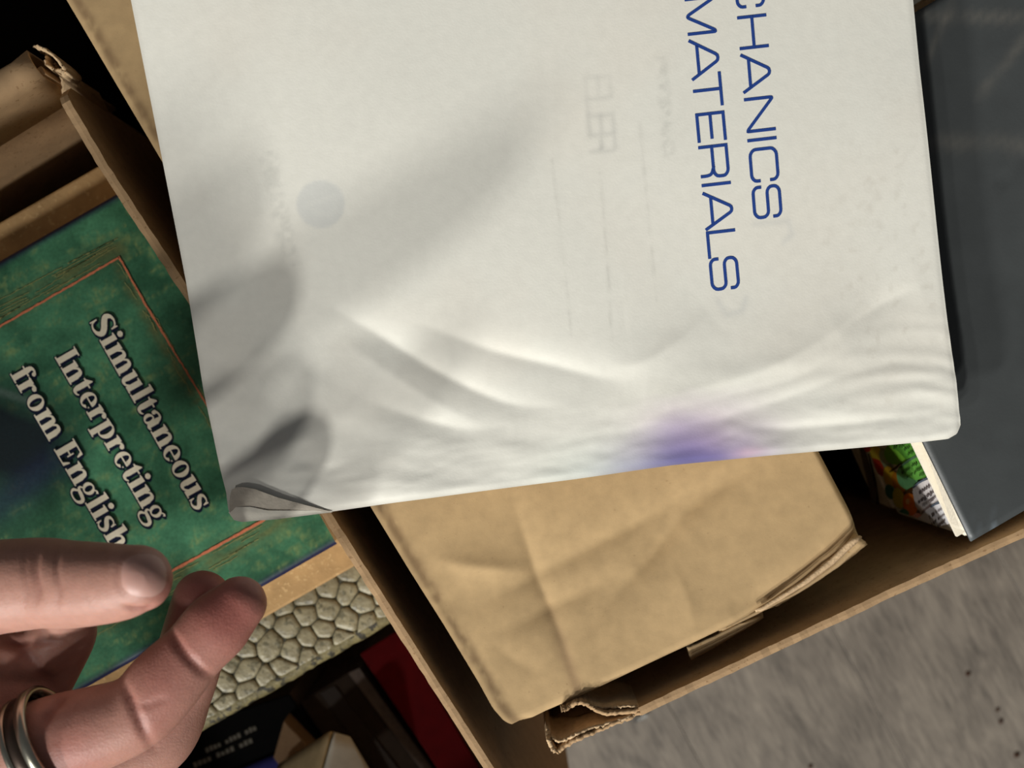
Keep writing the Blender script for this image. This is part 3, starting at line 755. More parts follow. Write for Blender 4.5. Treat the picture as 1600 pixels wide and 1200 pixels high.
    def ring(cx, cy, rx, ry, tx, ty, a0=0, a1=360, n=36, tilt=0.0):
        out = []; pr = None
        for i in range(n + 1):
            a = math.radians(a0 + (a1 - a0) * i / n); c, s = math.cos(a), math.sin(a); ci, si = math.cos(a + tilt), math.sin(a + tilt)
            q = ((cx + rx * c, cy + ry * s), (cx + (rx - tx) * ci, cy + (ry - ty) * si))
            if pr: out.append([pr[0], q[0], q[1], pr[1]])
            pr = q
        return out
    def stroke(pts, ws):
        c = catmull([(*p, w) for p, w in zip(pts, ws)], 6); out = []; pr = None
        for i, q in enumerate(c):
            a = c[max(0, i - 1)]; b = c[min(len(c) - 1, i + 1)]; dx, dy = b[0] - a[0], b[1] - a[1]; l = math.hypot(dx, dy) or 1
            w = q[2] / 2; e = ((q[0] - dy / l * w, q[1] + dx / l * w), (q[0] + dy / l * w, q[1] - dx / l * w))
            if pr: out.append([pr[0], e[0], e[1], pr[1]])
            pr = e
        return out
    S = .32
    def foot(x): return rect(x - .11, 0, x + S + .11, .085)
    def flag(x, y): return [[(x - .12, y - .09), (x, y - .13), (x + .02, y), (x - .12, y - .03)], [(x, y - .13), (x + S, y - .13), (x + S, y + .02), (x, y)]]
    def stem(x, y0, y1): return rect(x, y0, x + S, y1)
    def arch(x): return stroke([(x + S - .04, .66), (x + S + .12, .93), (x + S + .36, .9), (x + S + .42, .6)], [.1, .13, .24, S]) + stem(x + S + .275, 0, .64)
    def cap(h=1.42):
        pass
    C = 1.42
    def glyph(ch):
        if ch == 'i': return stem(.12, 0, 1) + foot(.12) + flag(.12, 1) + ring(.27, 1.33, .17, .17, .17, .17), .56
        if ch == 'l': return stem(.12, 0, C + .02) + foot(.12) + flag(.12, C + .02), .56
        if ch == 'n': return stem(.12, 0, 1) + foot(.12) + flag(.12, 1) + arch(.12) + foot(.685), 1.12
        if ch == 'h': return stem(.12, 0, C + .02) + foot(.12) + flag(.12, C + .02) + arch(.12) + foot(.685), 1.12
        if ch == 'm': return stem(.12, 0, 1) + foot(.12) + flag(.12, 1) + arch(.12) + foot(.685) + arch(.685) + foot(1.25), 1.68
        if ch == 'u': return stem(.12, .35, 1) + flag(.12, 1) + stroke([(.265, .42), (.3, .1), (.52, .05), (.72, .3)], [S, .25, .13, .1]) + stem(.66, 0, 1) + flag(.66, 1) + rect(.9, 0, 1.08, .085), 1.1
        if ch == 'o': return ring(.5, .5, .46, .53, .27, .09), 1.0
        if ch == 'e': return ring(.47, .5, .44, .53, .26, .09, -2, 318, 40) + rect(.2, .47, .88, .56) + stroke([(.8, .24), (.87, .3)], [.09, .04]) + rect(.66, .47, .9, .62), .92
        if ch == 'a': return stem(.5, .1, .72) + stroke([(.645, .68), (.56, .95), (.32, .98), (.1, .8)], [S, .16, .12, .2]) + ring(.17, .76, .12, .12, .12, .12) + ring(.36, .3, .31, .33, .2, .09) + stroke([(.64, .16), (.76, .04), (.94, .1)], [.24, .16, .07]), .95
        if ch == 't': return stem(.16, .28, 1.0) + [[(.16, .95), (.45, .95), (.45, 1.3), (.38, 1.3), (.1, .98)]] + rect(.02, .9, .66, 1.0) + stroke([(.305, .32), (.36, .07), (.56, .04), (.7, .16)], [S, .22, .12, .06]), .7
        if ch == 'r': return stem(.12, 0, 1) + foot(.12) + flag(.12, 1) + stroke([(.38, .62), (.5, .88), (.72, .92)], [.1, .14, .18]) + ring(.72, .84, .14, .14, .14, .14), .86
        if ch == 'p': return stem(.12, -.46, 1) + rect(.01, -.46, .52, -.375) + flag(.12, 1) + ring(.56, .5, .46, .53, .27, .09, -130, 130), 1.06
        if ch == 's': return stroke([(.66, .74), (.58, .92), (.4, .97), (.2, .9), (.16, .72), (.32, .57), (.52, .45), (.64, .28), (.52, .08), (.32, .02), (.16, .1), (.1, .28)], [.06, .07, .1, .16, .24, .27, .27, .24, .16, .1, .07, .06]) + rect(.06, 0, .13, .34) + rect(.64, .66, .71, 1.0), .8
        if ch == 'f': return stem(.16, 0, 1.12) + rect(.03, 0, .62, .085) + rect(.0, .9, .64, 1.0) + stroke([(.305, 1.05), (.34, 1.32), (.52, 1.42), (.72, 1.34)], [S, .24, .12, .16]) + ring(.7, 1.29, .12, .12, .12, .12), .66
        if ch == 'g': return ring(.44, .66, .36, .36, .2, .09) + stroke([(.66, .9), (.8, 1.02), (.93, .97)], [.07, .09, .16]) + stroke([(.24, .38), (.12, .24), (.22, .1), (.5, .07), (.8, .0), (.86, -.2), (.7, -.4), (.42, -.46), (.16, -.4), (.06, -.22), (.16, -.06), (.26, .02)], [.08, .12, .18, .22, .22, .2, .13, .09, .1, .16, .13, .06]), .98
        if ch == 'I': return rect(.14, 0, .48, C) + rect(.02, 0, .6, .085) + rect(.02, C - .085, .6, C), .64
        if ch == 'E': return rect(.14, 0, .48, C) + rect(.02, 0, 1.06, .085) + rect(.02, C - .085, 1.04, C) + rect(.4, .68, .72, .77) + [[(1.06, 0), (1.12, .44), (1.04, .44), (.86, .05)], [(1.04, C), (1.08, 1.04), (1.0, 1.04), (.84, C - .05)]] + rect(.7, .5, .78, .96), 1.2
        if ch == 'S': return stroke([(.94, 1.06), (.84, 1.3), (.56, 1.41), (.28, 1.3), (.2, 1.04), (.42, .82), (.72, .62), (.9, .36), (.76, .1), (.46, .01), (.2, .12), (.1, .42)], [.06, .09, .12, .22, .32, .36, .36, .32, .22, .12, .09, .06]) + rect(.06, 0, .14, .48) + rect(.9, 1.0, .98, 1.42), 1.1
        return [], .42
    def line(txt, start, end, h=25.0):
        polys = []; x = 0
        for ch in txt:
            g, w = glyph(ch)
            for p in g: polys.append([(a + x, b) for a, b in p])
            x += w + .03
        dx, dy = end[0] - start[0], end[1] - start[1]; l = math.hypot(dx, dy); dx /= l; dy /= l
        sx = l / x; nx, ny = dy, -dx
        return polys, (lambda a, b: (start[0] + dx * a * sx + nx * b * h, start[1] + dy * a * sx + ny * b * h))
    front = MB(); back = MB()
    for txt, s, e in (('Simultaneous', (139, 503), (306, 801)), ('Interpreting', (85, 558), (237, 821)), ('from English', (15, 584), (178, 864))):
        polys, mp = line(txt, s, e)
        for ip, p in enumerate(polys):
            q = [mp(*c) for c in p]
            front.add([W(x, y, ZG + .00042 + 1.5e-6 * (ip % 60)) for x, y in q], [tuple(range(len(q)))])
            for io, (ox, oy) in enumerate(((-1.8, .8), (1.5, 1.6), (-.8, 2.4), (1.3, -1.2), (-1.5, -1.2), (1.2, 3.2), (2.2, .2), (2.2, 4.6), (.2, 3.8))):
                back.add([W(x + ox, y + oy, ZG + .0003 + 1.5e-6 * ((ip * 9 + io) % 53)) for x, y in q], [tuple(range(len(q)))])
    back.make('lettering_shadow', M['navy_ink'], t)
    front.make('title_lettering', M['cream_ink'], t)
    return t
green_book()

def tan_book():
    z = 0.199
    u0, u1, v0, v1 = rect_at((546, 889), (0, 347), z, 0.001, 0.195)
    c = uv((u0 + u1) / 2, (v0 + v1) / 2)
    t = thing('tan_book', 'plain tan board book lying directly under the green book', 'book', (c.x, c.y, 0.184))
    q = [uv(u0, v0), uv(u1, v0), uv(u1, v1), uv(u0, v1)]
    m = MB(); m.prism([tuple(x) for x in q], z - .003, z); bevel(m.make('cover', M['tan'], t), .0008)
    m = MB(); m.prism([tuple(x + (c - x) * .02) for x in q], .1865, z - .0031); m.make('page_block', M['page_edges'], t)
    m = MB(); m.prism([tuple(x) for x in q], .1835, .1864); m.make('back_cover', M['tan'], t)
tan_book()

def album():
    z = 0.182
    u0, u1, v0, v1 = rect_at((606, 976), (300, 520), z, 0.001, 0.215)
    c = uv((u0 + u1) / 2, (v0 + v1) / 2)
    t = thing('leather_album', 'gold grey album with embossed crocodile pattern under the tan book', 'album', (c.x, c.y, 0.125))
    m = MB(); q = [uv(u0, v0 + .0015), uv(u1, v0 + .0015), uv(u1, v1), uv(u0, v1)]
    m.prism([tuple(x) for x in q], z - .005, z - .0004); bevel(m.make('cover', M['croc_groove'], t), .001)
    m = MB(); m.prism([tuple(x + (c - x) * .03) for x in q], .131, z - .0051); m.make('page_block', M['brown_book'], t)
    m = MB(); m.prism([tuple(x) for x in q], .1265, .1309); m.make('back_cover', M['croc_groove'], t)
    # worn rolled rim along the lower edge
    V = []; rr = random.Random(4); n = 110
    prof = [(0.0042, -.0002), (.003, .0002), (.0016, .0001), (.0004, -.0006), (-.0004, -.002), (-.0004, -.0042)]
    for i in range(n):
        u = u0 + (u1 - u0) * i / (n - 1)
        for k, (a, b) in enumerate(prof):
            j = rr.uniform(-1, 1) * .00035
            p = uv(u, v0 + a + j); V.append((p.x, p.y, z + b + j * .8))
    mesh('worn_rim', V, quads(len(prof), n), M['croc_worn'], t, True)
    # embossed scales: Voronoi cells with rounded corners, domed
    rnd = random.Random(14)
    cell = 0.0077
    seeds = []
    for r in range(-1, 7):
        k = 0
        n = int((u1 - u0) / cell) + 2
        for i in range(-1, n):
            seeds.append((u0 + (i + .5 * (r % 2)) * cell + rnd.uniform(-.26, .26) * cell, v0 + .0035 + r * cell * .82 + rnd.uniform(-.26, .26) * cell))
    seeds = [s for s in seeds if rnd.random() > .12]
    S = MB()
    lim = (u0 + .0005, u1 - .0005, v0 + .0024, v0 + 0.034)
    for s in seeds:
        if not (lim[0] < s[0] < lim[1] and v0 - .001 < s[1] < lim[3]): continue
        poly = [(lim[0], lim[2]), (lim[1], lim[2]), (lim[1], lim[3]), (lim[0], lim[3])]
        for o in seeds:
            if o is s or math.dist(o, s) > cell * 4: continue
            mx, my = (o[0] + s[0]) / 2, (o[1] + s[1]) / 2; nx, ny = o[0] - s[0], o[1] - s[1]
            out = []
            for i in range(len(poly)):
                a = poly[i]; b = poly[(i + 1) % len(poly)]
                da = (a[0] - mx) * nx + (a[1] - my) * ny; db = (b[0] - mx) * nx + (b[1] - my) * ny
                if da <= 0: out.append(a)
                if da * db < 0:
                    tt = da / (da - db); out.append((a[0] + (b[0] - a[0]) * tt, a[1] + (b[1] - a[1]) * tt))
            poly = out
            if len(poly) < 3: break
        if len(poly) < 3: continue
        for _ in range(2):    # round the corners
            q = []
            for i in range(len(poly)):
                a = poly[i]; b = poly[(i + 1) % len(poly)]
                q += [(a[0] * .84 + b[0] * .16, a[1] * .84 + b[1] * .16), (a[0] * .16 + b[0] * .84, a[1] * .16 + b[1] * .84)]
            poly = q
        cx = sum(p[0] for p in poly) / len(poly); cy = sum(p[1] for p in poly) / len(poly)
        n = len(poly); V = []
        tilt = (rnd.uniform(-.04, .04), rnd.uniform(-.04, .04))
        for sc, zz in ((.985, -.0006), (.955, -.0001), (.89, .0003), (.6, .0005)):
            for p in poly:
                w = uv(cx + (p[0] - cx) * sc, cy + (p[1] - cy) * sc)
                V.append((w.x, w.y, z + zz + (p[0] - cx) * sc * tilt[0] + (p[1] - cy) * sc * tilt[1]))
        Fc = [(r * n + i, r * n + (i + 1) % n, (r + 1) * n + (i + 1) % n, (r + 1) * n + i) for r in range(3) for i in range(n)] + [tuple(range(3 * n, 4 * n))]
        S.add(V, Fc)
    o = S.make('embossed_scales', M['croc'], t, True); o['kind'] = 'stuff'
album()

# ------------------------------------------------------------------ deep things below the album in the left box
def deep():
    def quad(pts, z): return [P2(x, y, z) for x, y in pts]
    def book(name, label, cat, pts, z0, z1, cov, pages='grey_pages', cth=.002):
        q = [Vector(p) for p in quad(pts, z1)]; c = sum(q, Vector((0, 0))) / len(q)
        t = thing(name, label, cat, (c.x, c.y, z0))
        m = MB(); m.prism([tuple(p) for p in q], z1 - cth, z1); bevel(m.make('cover', cov, t), .0006)
        m = MB(); m.prism([tuple(p + (c - p) * .03) for p in q], z0 + cth, z1 - cth - .0001); m.make('page_block', M[pages], t)
        m = MB(); m.prism([tuple(p) for p in q], z0, z0 + cth - .0001); m.make('back_cover', cov, t)
        return t
    book('red_book', 'dark red book wedged deep against the right wall of the left box', 'book', [(562, 1022), (622, 985), (770, 1235), (716, 1250)], .0045, .124, M['red'])
    t = book('brown_book', 'dark brown book with grey page edges between the red book and the white gable carton', 'book', [(468, 1098), (545, 1050), (705, 1262), (610, 1300)], .0045, .112, M['brown_book'])
    m = MB(); q = quad([(545, 1050), (562, 1042), (722, 1262), (705, 1262)], .112)
    m.prism(q, .0045, .114); m.make('page_edge', M['grey_pages'], t)
    q = quad([(500, 1084), (522, 1072), (668, 1262), (640, 1275)], .1135); m = MB(); m.prism(q, .1121, .1128); m.make('cover_band', flat('band_dark', (54, 44, 36)), t)
    t = book('black_book', 'black book with two lines of pale print deep in the left box', 'book', [(200, 1165), (452, 1085), (545, 1230), (290, 1330)], .0045, .1105, M['black'])
    # print lines (unreadable), in the book's own plane
    m = MB(); rr = random.Random(6)
    for p0, p1 in (((322, 1177), (402, 1140)), ((303, 1200), (396, 1160))):
        for k in range(13):
            if k in (4, 9): continue
            a = (k + .1) / 13; b = (k + .85) / 13
            x0 = p0[0] + (p1[0] - p0[0]) * a; y0 = p0[1] + (p1[1] - p0[1]) * a; x1 = p0[0] + (p1[0] - p0[0]) * b; y1 = p0[1] + (p1[1] - p0[1]) * b
            h = rr.uniform(5, 8)
            m.add([W(x0, y0, .1108), W(x1, y1, .1108), W(x1 - 2.2, y1 - h, .1108), W(x0 - 2.2, y0 - h, .1108)], [(0, 1, 2, 3)])
    m.make('pale_print', M['grey_ink'], t)
    # violet-blue notebook whose rounded spine catches the light
    a = Vector(P2(350, 1207, .108)); b = Vector(P2(436, 1172, .108)); ax = (b - a).normalized(); pn = Vector((ax.y, -ax.x))
    t = thing('blue_notebook', 'glossy violet blue notebook spine beside the beige gable carton', 'notebook', (a.x, a.y, .111))
    V = []; n = 9
    a2 = a - ax * .06
    for e in (a2, b):
        for k in range(n):
            th = math.pi * k / (n - 1); r = .0045
            p = e + pn * (.006 - .0055 * math.cos(th)); V.append((p.x, p.y, .1112 + .006 * math.sin(th) ** .6))
    mesh('spine', V, [(k, k + 1, n + k + 1, n + k) for k in range(n - 1)] + [tuple(range(n)), tuple(range(n, 2 * n))[::-1]], M['blue_cover'], t, True)
    q = [a2 + pn * .011, b + pn * .011, b + pn * .018, a2 + pn * .018]
    m = MB(); m.prism([tuple(x) for x in q], .111, .1165); m.make('cover', M['blue_cover'], t)
    # tan card triangle standing on the black book
    t = thing('tan_card', 'small tan card corner standing between the black book and the white carton', 'card', (*P2(455, 1150, .1), .111))
    m = MB(); m.prism([P2(452, 1114, .112), P2(436, 1170, .112), P2(446, 1184, .112), P2(494, 1158, .112)], .111, .124)
    bevel(m.make('card_face', flat('tan_card', (150, 122, 92), .8), t), .0004)
    # gable-topped white carton with one beige side
    t = thing('gable_carton', 'pale grey carton with a beige sloping side at the bottom edge of the photo', 'carton', (*P2(520, 1190, .14), .1145))
    R0 = W(521, 1143, .150); R1 = W(478, 1300, .150)
    L0 = W(440, 1195, .128); L1 = W(400, 1320, .128); Q0 = W(545, 1150, .147); Q1 = W(640, 1310, .132)
    def face(name, pts, mat):
        n = 8; V = []
        A, B, Cc, D = pts
        for j in range(n):
            for i in range(n):
                u, v = i / (n - 1), j / (n - 1)
                p = A * (1 - u) * (1 - v) + B * u * (1 - v) + Cc * u * v + D * (1 - u) * v
                p = p + Vector((0, 0, .0006 * math.sin(u * 3.14) * math.sin(v * 3.14)))
                V.append(tuple(p))
        o = mesh(name, V, quads(n, n), mat, t, True); s = o.modifiers.new('s', 'SOLIDIFY'); s.thickness = .0016; s.offset = -1
    face('beige_side', (R0, R1, L1, L0), M['beige'])
    face('grey_side', (R0, Q0, Q1, R1), M['greycard'])
    m = MB(); m.prism([P2(x, y, .126) for x, y in ((515, 1165), (590, 1300), (440, 1310), (455, 1200))], .1145, .126); m.make('carton_body', M['greycard'], t)
deep()

# black case added behind the left box in place of deep shade (upper left corner)
def case():
    nrm = Vector((-bd.y, bd.x)); nrm = nrm if nrm.y > 0 else -nrm
    c0 = Vector(P2(60, 104, ZW)) + nrm * .016
    c = [tuple(c0 + bd * .24), tuple(c0), tuple(c0 - wd * .18), tuple(c0 - wd * .18 + bd * .24)]
    cen = (sum(p[0] for p in c) / 4, sum(p[1] for p in c) / 4, 0)
    t = thing('black_filler', 'black bag added for deep shade behind the torn corner of the left box', 'filler', cen)  # no such object known: a black body fills the shaded hole
    n = 24; V = []
    for j in range(n):
        for i in range(n):
            u, v = i / (n - 1), j / (n - 1)
            x = c[0][0] * (1 - u) * (1 - v) + c[1][0] * u * (1 - v) + c[2][0] * u * v + c[3][0] * (1 - u) * v
            y = c[0][1] * (1 - u) * (1 - v) + c[1][1] * u * (1 - v) + c[2][1] * u * v + c[3][1] * (1 - u) * v
            e = min(u, 1 - u, v, 1 - v)
            V.append((x, y, .14 + .03 * (1 - (1 - min(1, e * 5)) ** 2) + .004 * math.sin(9 * u) * math.cos(7 * v)))
    o = mesh('filler_top', V, quads(n, n), M['black_matte'], t, True)
    m = MB(); m.prism(c, 0.0, .1399); m.make('filler_body', M['black_matte'], t)
case()

# ------------------------------------------------------------------ the open book with the water-stained page
ZP = 0.27
PB = [(366, 809), (400, 811), (500, 802), (620, 785), (760, 767), (900, 749), (1050, 727), (1200, 712), (1340, 700), (1440, 691), (1482, 686), (1496, 678), (1502, 664)]
PL = [(366, 809), (357, 796), (354, 770), (345, 735), (335, 690), (318, 610), (290, 440), (262, 295), (240, 180), (205, 0), (130, -420)]
PR = [(1502, 664), (1499, 640), (1494, 590), (1489, 555), (1481, 500), (1474, 440), (1464, 350), (1452, 240), (1438, 110), (1428, 0), (1392, -480)]
PT = [(130, -420), (760, -450), (1392, -480)]
def page_height(X, Y):
    Z = np.zeros_like(X)
    mm = 0.001
    def cr(pts, A, wl, wr): return crease(X, Y, pts, A * mm * 0.85, wl, wr)
    # sweeping folds running down to the right
    Z += cr([(500, 470), (600, 530), (700, 590), (800, 632), (900, 636)], -2.3, 22, 58)
    Z += cr([(640, 500), (760, 545), (860, 570), (960, 594), (1010, 590)], -1.6, 18, 50)
    Z += cr([(560, 620), (640, 650), (730, 672), (800, 664)], -1.4, 22, 40)
    Z += cr([(520, 520), (620, 590), (720, 650), (800, 680)], 0.8, 40, 30)
    Z += cr([(960, 640), (1080, 610), (1200, 575), (1300, 520), (1390, 440)], 1.1, 34, 40)
    Z += cr([(1000, 690), (1120, 655), (1230, 622), (1330, 585), (1430, 560)], -0.55, 14, 18)
    Z += cr([(1050, 640), (1150, 616), (1250, 588), (1320, 545)], -0.5, 12, 16)
    Z += cr([(1130, 650), (1180, 668), (1250, 668), (1400, 655), (1480, 640)], -0.6, 8, 12)
    Z += cr([(1310, 520), (1390, 470), (1440, 450)], -0.9, 22, 30)
    Z += cr([(930, 560), (990, 570), (1050, 540), (1110, 490)], 0.9, 30, 40)
    # ripples by the damp lower right corner
    k = np.exp(-((X - 1440) / 95.0) ** 2) * np.exp(-((Y - 590) / 75.0) ** 2)
    ph = Y + 26 * np.sin((X - 1300) / 70.0) + 22 * (fbm(X / 70, Y / 40, 31, 3) - .5)
    Z += 0.00010 * k * np.sin(ph / 5.0)
    k2 = np.exp(-((X - 1230) / 190.0) ** 2) * np.exp(-((Y - 625 + (X - 1230) * .16) / 52.0) ** 2)
    Z += 0.00011 * k2 * np.sin((Y + (X - 1230) * .2 + 30 * fbm(X / 120, Y / 60, 3, 3)) / 7.5)
    # lower margin waves
    k3 = np.clip((Y - (560 + (1500 - X) * .08)) / 120, 0, 1)
    Z += 0.0008 * k3 * (fbm(X / 95, (Y + X * .12) / 26, 21, 3) - .5)
    k3 = np.clip((Y - 480) / 200, 0, 1)
    Z += 0.0011 * k3 * (fbm(X / 160 + 7, (Y - X * .25) / 60, 41, 2) - .5)
    Z += 0.0022 * (fbm(X / 420, Y / 420, 51, 2) - .5)
    d, s, p = seg_dist(X, Y, PB); Z += -0.0004 * np.exp(-(d / 6.0) ** 2)
    d, s, p = seg_dist(X, Y, PR); Z += -0.0002 * np.exp(-(d / 5.0) ** 2)
    return Z

STROKES = {
    'C': ([[(1, .27), (1, .12), (.88, 0), (.14, 0), (0, .14), (0, .86), (.14, 1), (.88, 1), (1, .88), (1, .74)]], 1),
    'H': ([[(0, 0), (0, 1)], [(1, 0), (1, 1)], [(0, .5), (1, .5)]], 1),
    'A': ([[(0, 0), (.43, 1), (.57, 1), (1, 0)], [(.16, .24), (.84, .24)]], 1),
    'N': ([[(0, 0), (0, 1), (.04, 1), (.96, 0), (1, 0), (1, 1)]], 1),
    'I': ([[(.5, 0), (.5, 1)]], 1),
    'S': ([[(0, .27), (0, .12), (.12, 0), (.86, 0), (1, .13), (1, .4), (.88, .53), (.13, .53), (0, .65), (0, .88), (.13, 1), (.87, 1), (1, .89), (1, .75)]], 1),
    'M': ([[(0, 0), (0, 1), (.05, 1), (.47, 0), (.53, 0), (.95, 1), (1, 1), (1, 0)]], 1),
    'T': ([[(.5, 0), (.5, 1)], [(0, 1), (1, 1)]], 1),
    'E': ([[(1, 0), (0, 0), (0, 1), (1, 1)], [(0, .5), (.9, .5)]], 1),
    'R': ([[(0, 0), (0, 1), (.86, 1), (1, .88), (1, .57), (.87, .45), (0, .45)], [(.7, .45), (.92, .36), (.96, .2), (.96, 0)]], 1),
    'L': ([[(0, 1), (0, 0), (1, 0)]], 1),
    'O': ([[(.14, 0), (.86, 0), (1, .14), (1, .86), (.86, 1), (.14, 1), (0, .86), (0, .14), (.14, 0)]], 1),
    'F': ([[(0, 0), (0, 1), (1, 1)], [(0, .5), (.9, .5)]], 1),
}
def soften(pts):
    """round the short chamfer corners of a stroke"""
    out = [pts[0]]
    for i in range(1, len(pts) - 1):
        a, b, c = pts[i - 1], pts[i], pts[i + 1]
        la = math.dist(a, b); lc = math.dist(b, c)
        if min(la, lc) < .25:
            ka = min(.45, .08 / la); kc = min(.45, .08 / lc)
            p = (b[0] + (a[0] - b[0]) * ka, b[1] + (a[1] - b[1]) * ka); q = (b[0] + (c[0] - b[0]) * kc, b[1] + (c[1] - b[1]) * kc)
            out += [p, ((p[0] + q[0]) / 4 + b[0] / 2, (p[1] + q[1]) / 4 + b[1] / 2), q]
        else: out.append(b)
    out.append(pts[-1]); return out
LINE1 = [('M', -110, -48), ('E', -92 + 55, -92 + 100), ]
def letter_runs():
    """(glyph, y0, y1, baseline point function) for both lines, in photo pixels"""
    b1 = lambda y: 1154 + (y - 28) * 26 / 312.0
    b2 = lambda y: 1077 + (y - 57) * 37 / 397.0
    l1 = [('M', -160, -103), ('E', -93, -48), ('C', -37, 12), ('H', 28, 76), ('A', 87, 144), ('N', 156, 206), ('I', 217, 223), ('C', 235, 284), ('S', 294, 341)]
    l2 = [('O', -135, -85), ('F', -73, -32), ('M', 0, 54), ('A', 65, 124), ('T', 119, 167), ('E', 180, 221), ('R', 231, 278), ('I', 287, 293), ('A', 303, 358), ('L', 364, 402), ('S', 406, 453)]
    for L, b, sl in ((l1, b1, 26 / 312.0), (l2, b2, 37 / 397.0)):
        for g, y0, y1 in L: yield g, y0, y1, b, sl

def open_book():
    cen = W(800, 200, .2614)
    t = thing('open_book', 'large white book with wavy stained title page lying across both boxes', 'book', cen)
    nu, nv = 340, 300
    X, Y, u, v = coons(PB, PT, PL, PR, nu, nv)
    # more rows near the visible lower part
    Z = page_height(X, Y)
    # colours: paper, faint show-through, damp and ink stain
    n = fbm(X / 180, Y / 180, 71, 4); n2 = fbm(X / 30, Y / 30, 81, 3)
    C = np.array(srgb(233, 231, 220)) * (0.97 + 0.05 * n + 0.02 * n2)[..., None]
    def tint(k, rgb):
        nonlocal C
        k = np.clip(k, 0, 1)[..., None]; C = C * (1 - k) + np.array(srgb(*rgb)) * k
    tint(0.30 * np.clip((n - .45) * 3, 0, 1), (226, 218, 204))
    # show-through print
    rr = random.Random(77)
    def faint(g, x0, y0, y1, h, k, w=3.2, sl=.09):
        for st in STROKES[g][0]:
            P = [(x0 + (a * (y1 - y0)) * sl + b * h, y0 + a * (y1 - y0) - b * h * sl) for a, b in st]
            xs = [p[0] for p in P]; ys = [p[1] for p in P]
            mk = (X > min(xs) - 14) & (X < max(xs) + 14) & (Y > min(ys) - 14) & (Y < max(ys) + 14)
            d = np.full(X.shape, 1e3); dd, s, p = seg_dist(X[mk], Y[mk], P); d[mk] = dd
            tint(k * np.exp(-(d / w) ** 2), (176, 176, 170))
    for g, a, b, k in (('E', 122, 150, .14), ('L', 155, 178, .24), ('E', 182, 208, .28), ('R', 212, 238, .28)):
        faint(g, 917 + (a - 155) * .08, a, b, 38, k, 4.2)
    for (x0, y0, x1, y1, hh) in ((1022, 90, 1036, 245, 20), (404, 240, 442, 420, 26)):
        ax, ay = x1 - x0, y1 - y0; tt = ((X - x0) * ax + (Y - y0) * ay) / (ax * ax + ay * ay); cx = X - (x0 + ax * tt)
        band = np.exp(-((cx - hh / 2) / (hh * .55)) ** 4) * ((tt > 0) & (tt < 1))
        tint(.26 * band * np.clip(fbm(X / 9, Y / 8, 33, 3) * 3.2 - 1.2, 0, 1), (178, 178, 170))
    for pts in ([(862, 250), (880, 390), (893, 525)], [(938, 270), (950, 420), (956, 530)], [(998, 180), (1012, 320), (1026, 470)]):
        d, s, p = seg_dist(X, Y, pts); tint(.2 * np.exp(-(d / 2.6) ** 2) * (fbm(X / 14, Y / 14, 5, 2) * 1.6 - .3), (150, 148, 140))
    d = np.hypot(X - 501, Y - 319); tint(.42 * np.clip((40 - d) / 5, 0, 1), (196, 200, 200))
    dd, s, p = seg_dist(X, Y, [(482, 318), (505, 312), (522, 306), (526, 330), (512, 337), (496, 332), (482, 318)]); tint(.5 * np.exp(-(dd / 4) ** 2) * (d < 38), (222, 222, 214))
    # offset ghosts beside the blue lettering
    for pts in ([(1180, 350), (1232, 345), (1238, 366), (1225, 378)], [(1122, 470), (1136, 492), (1160, 486), (1166, 465)]):
        d, s, p = seg_dist(X, Y, pts); tint(.22 * np.exp(-(d / 5) ** 2), (180, 184, 186))
    # smudges near the right edge
    tint(.35 * np.clip(fbm(X / 14, Y / 14, 91, 3) * 3 - 1.8, 0, 1) * np.exp(-((X - 1400) / 110) ** 2) * np.exp(-((Y - 420) / 260) ** 2), (176, 166, 150))
    # purple ink stain soaked in from the lower edge
    wob = 46 * (fbm(X / 60, Y / 60, 101, 3) - .5)
    e = polyf(PB)
    yb = np.interp(X, [p[0] for p in PB[:-1]], [p[1] for p in PB[:-1]])
    up = yb - Y
    pinkk = np.exp(-(((X - 1092 + wob) / 96) ** 2)) * np.clip(1.35 - up / (86 + wob * .5), 0, 1)
    tint(.7 * pinkk, (190, 158, 196))
    purp = np.exp(-(((X - 1062 + wob) / 96) ** 2)) * np.clip(1.3 - up / (48 + 22 * np.exp(-((X - 1060) / 60) ** 2)), 0, 1)
    tint(.86 * purp, (124, 112, 166))
    blue = np.exp(-(((X - 1075 + wob * .6) / 100) ** 2)) * np.exp(-(up / 16) ** 2)
    tint(.75 * blue, (92, 90, 152))
    tint(.5 * np.exp(-(((X - 1170) / 26) ** 2)) * np.exp(-((up - 8) / 9) ** 2), (214, 176, 190))
    aqua = np.exp(-(((X - 930) / 90) ** 2)) * np.clip(1 - np.abs(up - 12) / 70, 0, 1)
    tint(.35 * aqua, (190, 208, 198))
    # grubby lower left corner
    tint(.35 * np.exp(-((np.hypot(X - 370, Y - 800)) / 46) ** 2), (140, 130, 118))
    de, s, p = seg_dist(X, Y, PB); tint(.25 * np.exp(-(de / 4) ** 2), (150, 140, 122))
    de, s, p = seg_dist(X, Y, PL); tint(.18 * np.exp(-(de / 4) ** 2), (150, 140, 122))
    dsp = (H - ZP) / F
    V = np.stack([(X - 800) * dsp, (600 - Y) * dsp, ZP + Z], -1).reshape(-1, 3)
    # bottom-left corner of the top leaf is turned under: sink it beneath the next leaf
    mesh('title_page', V, quads(nu, nv), M['paper'], t, True, C.reshape(-1, 3))
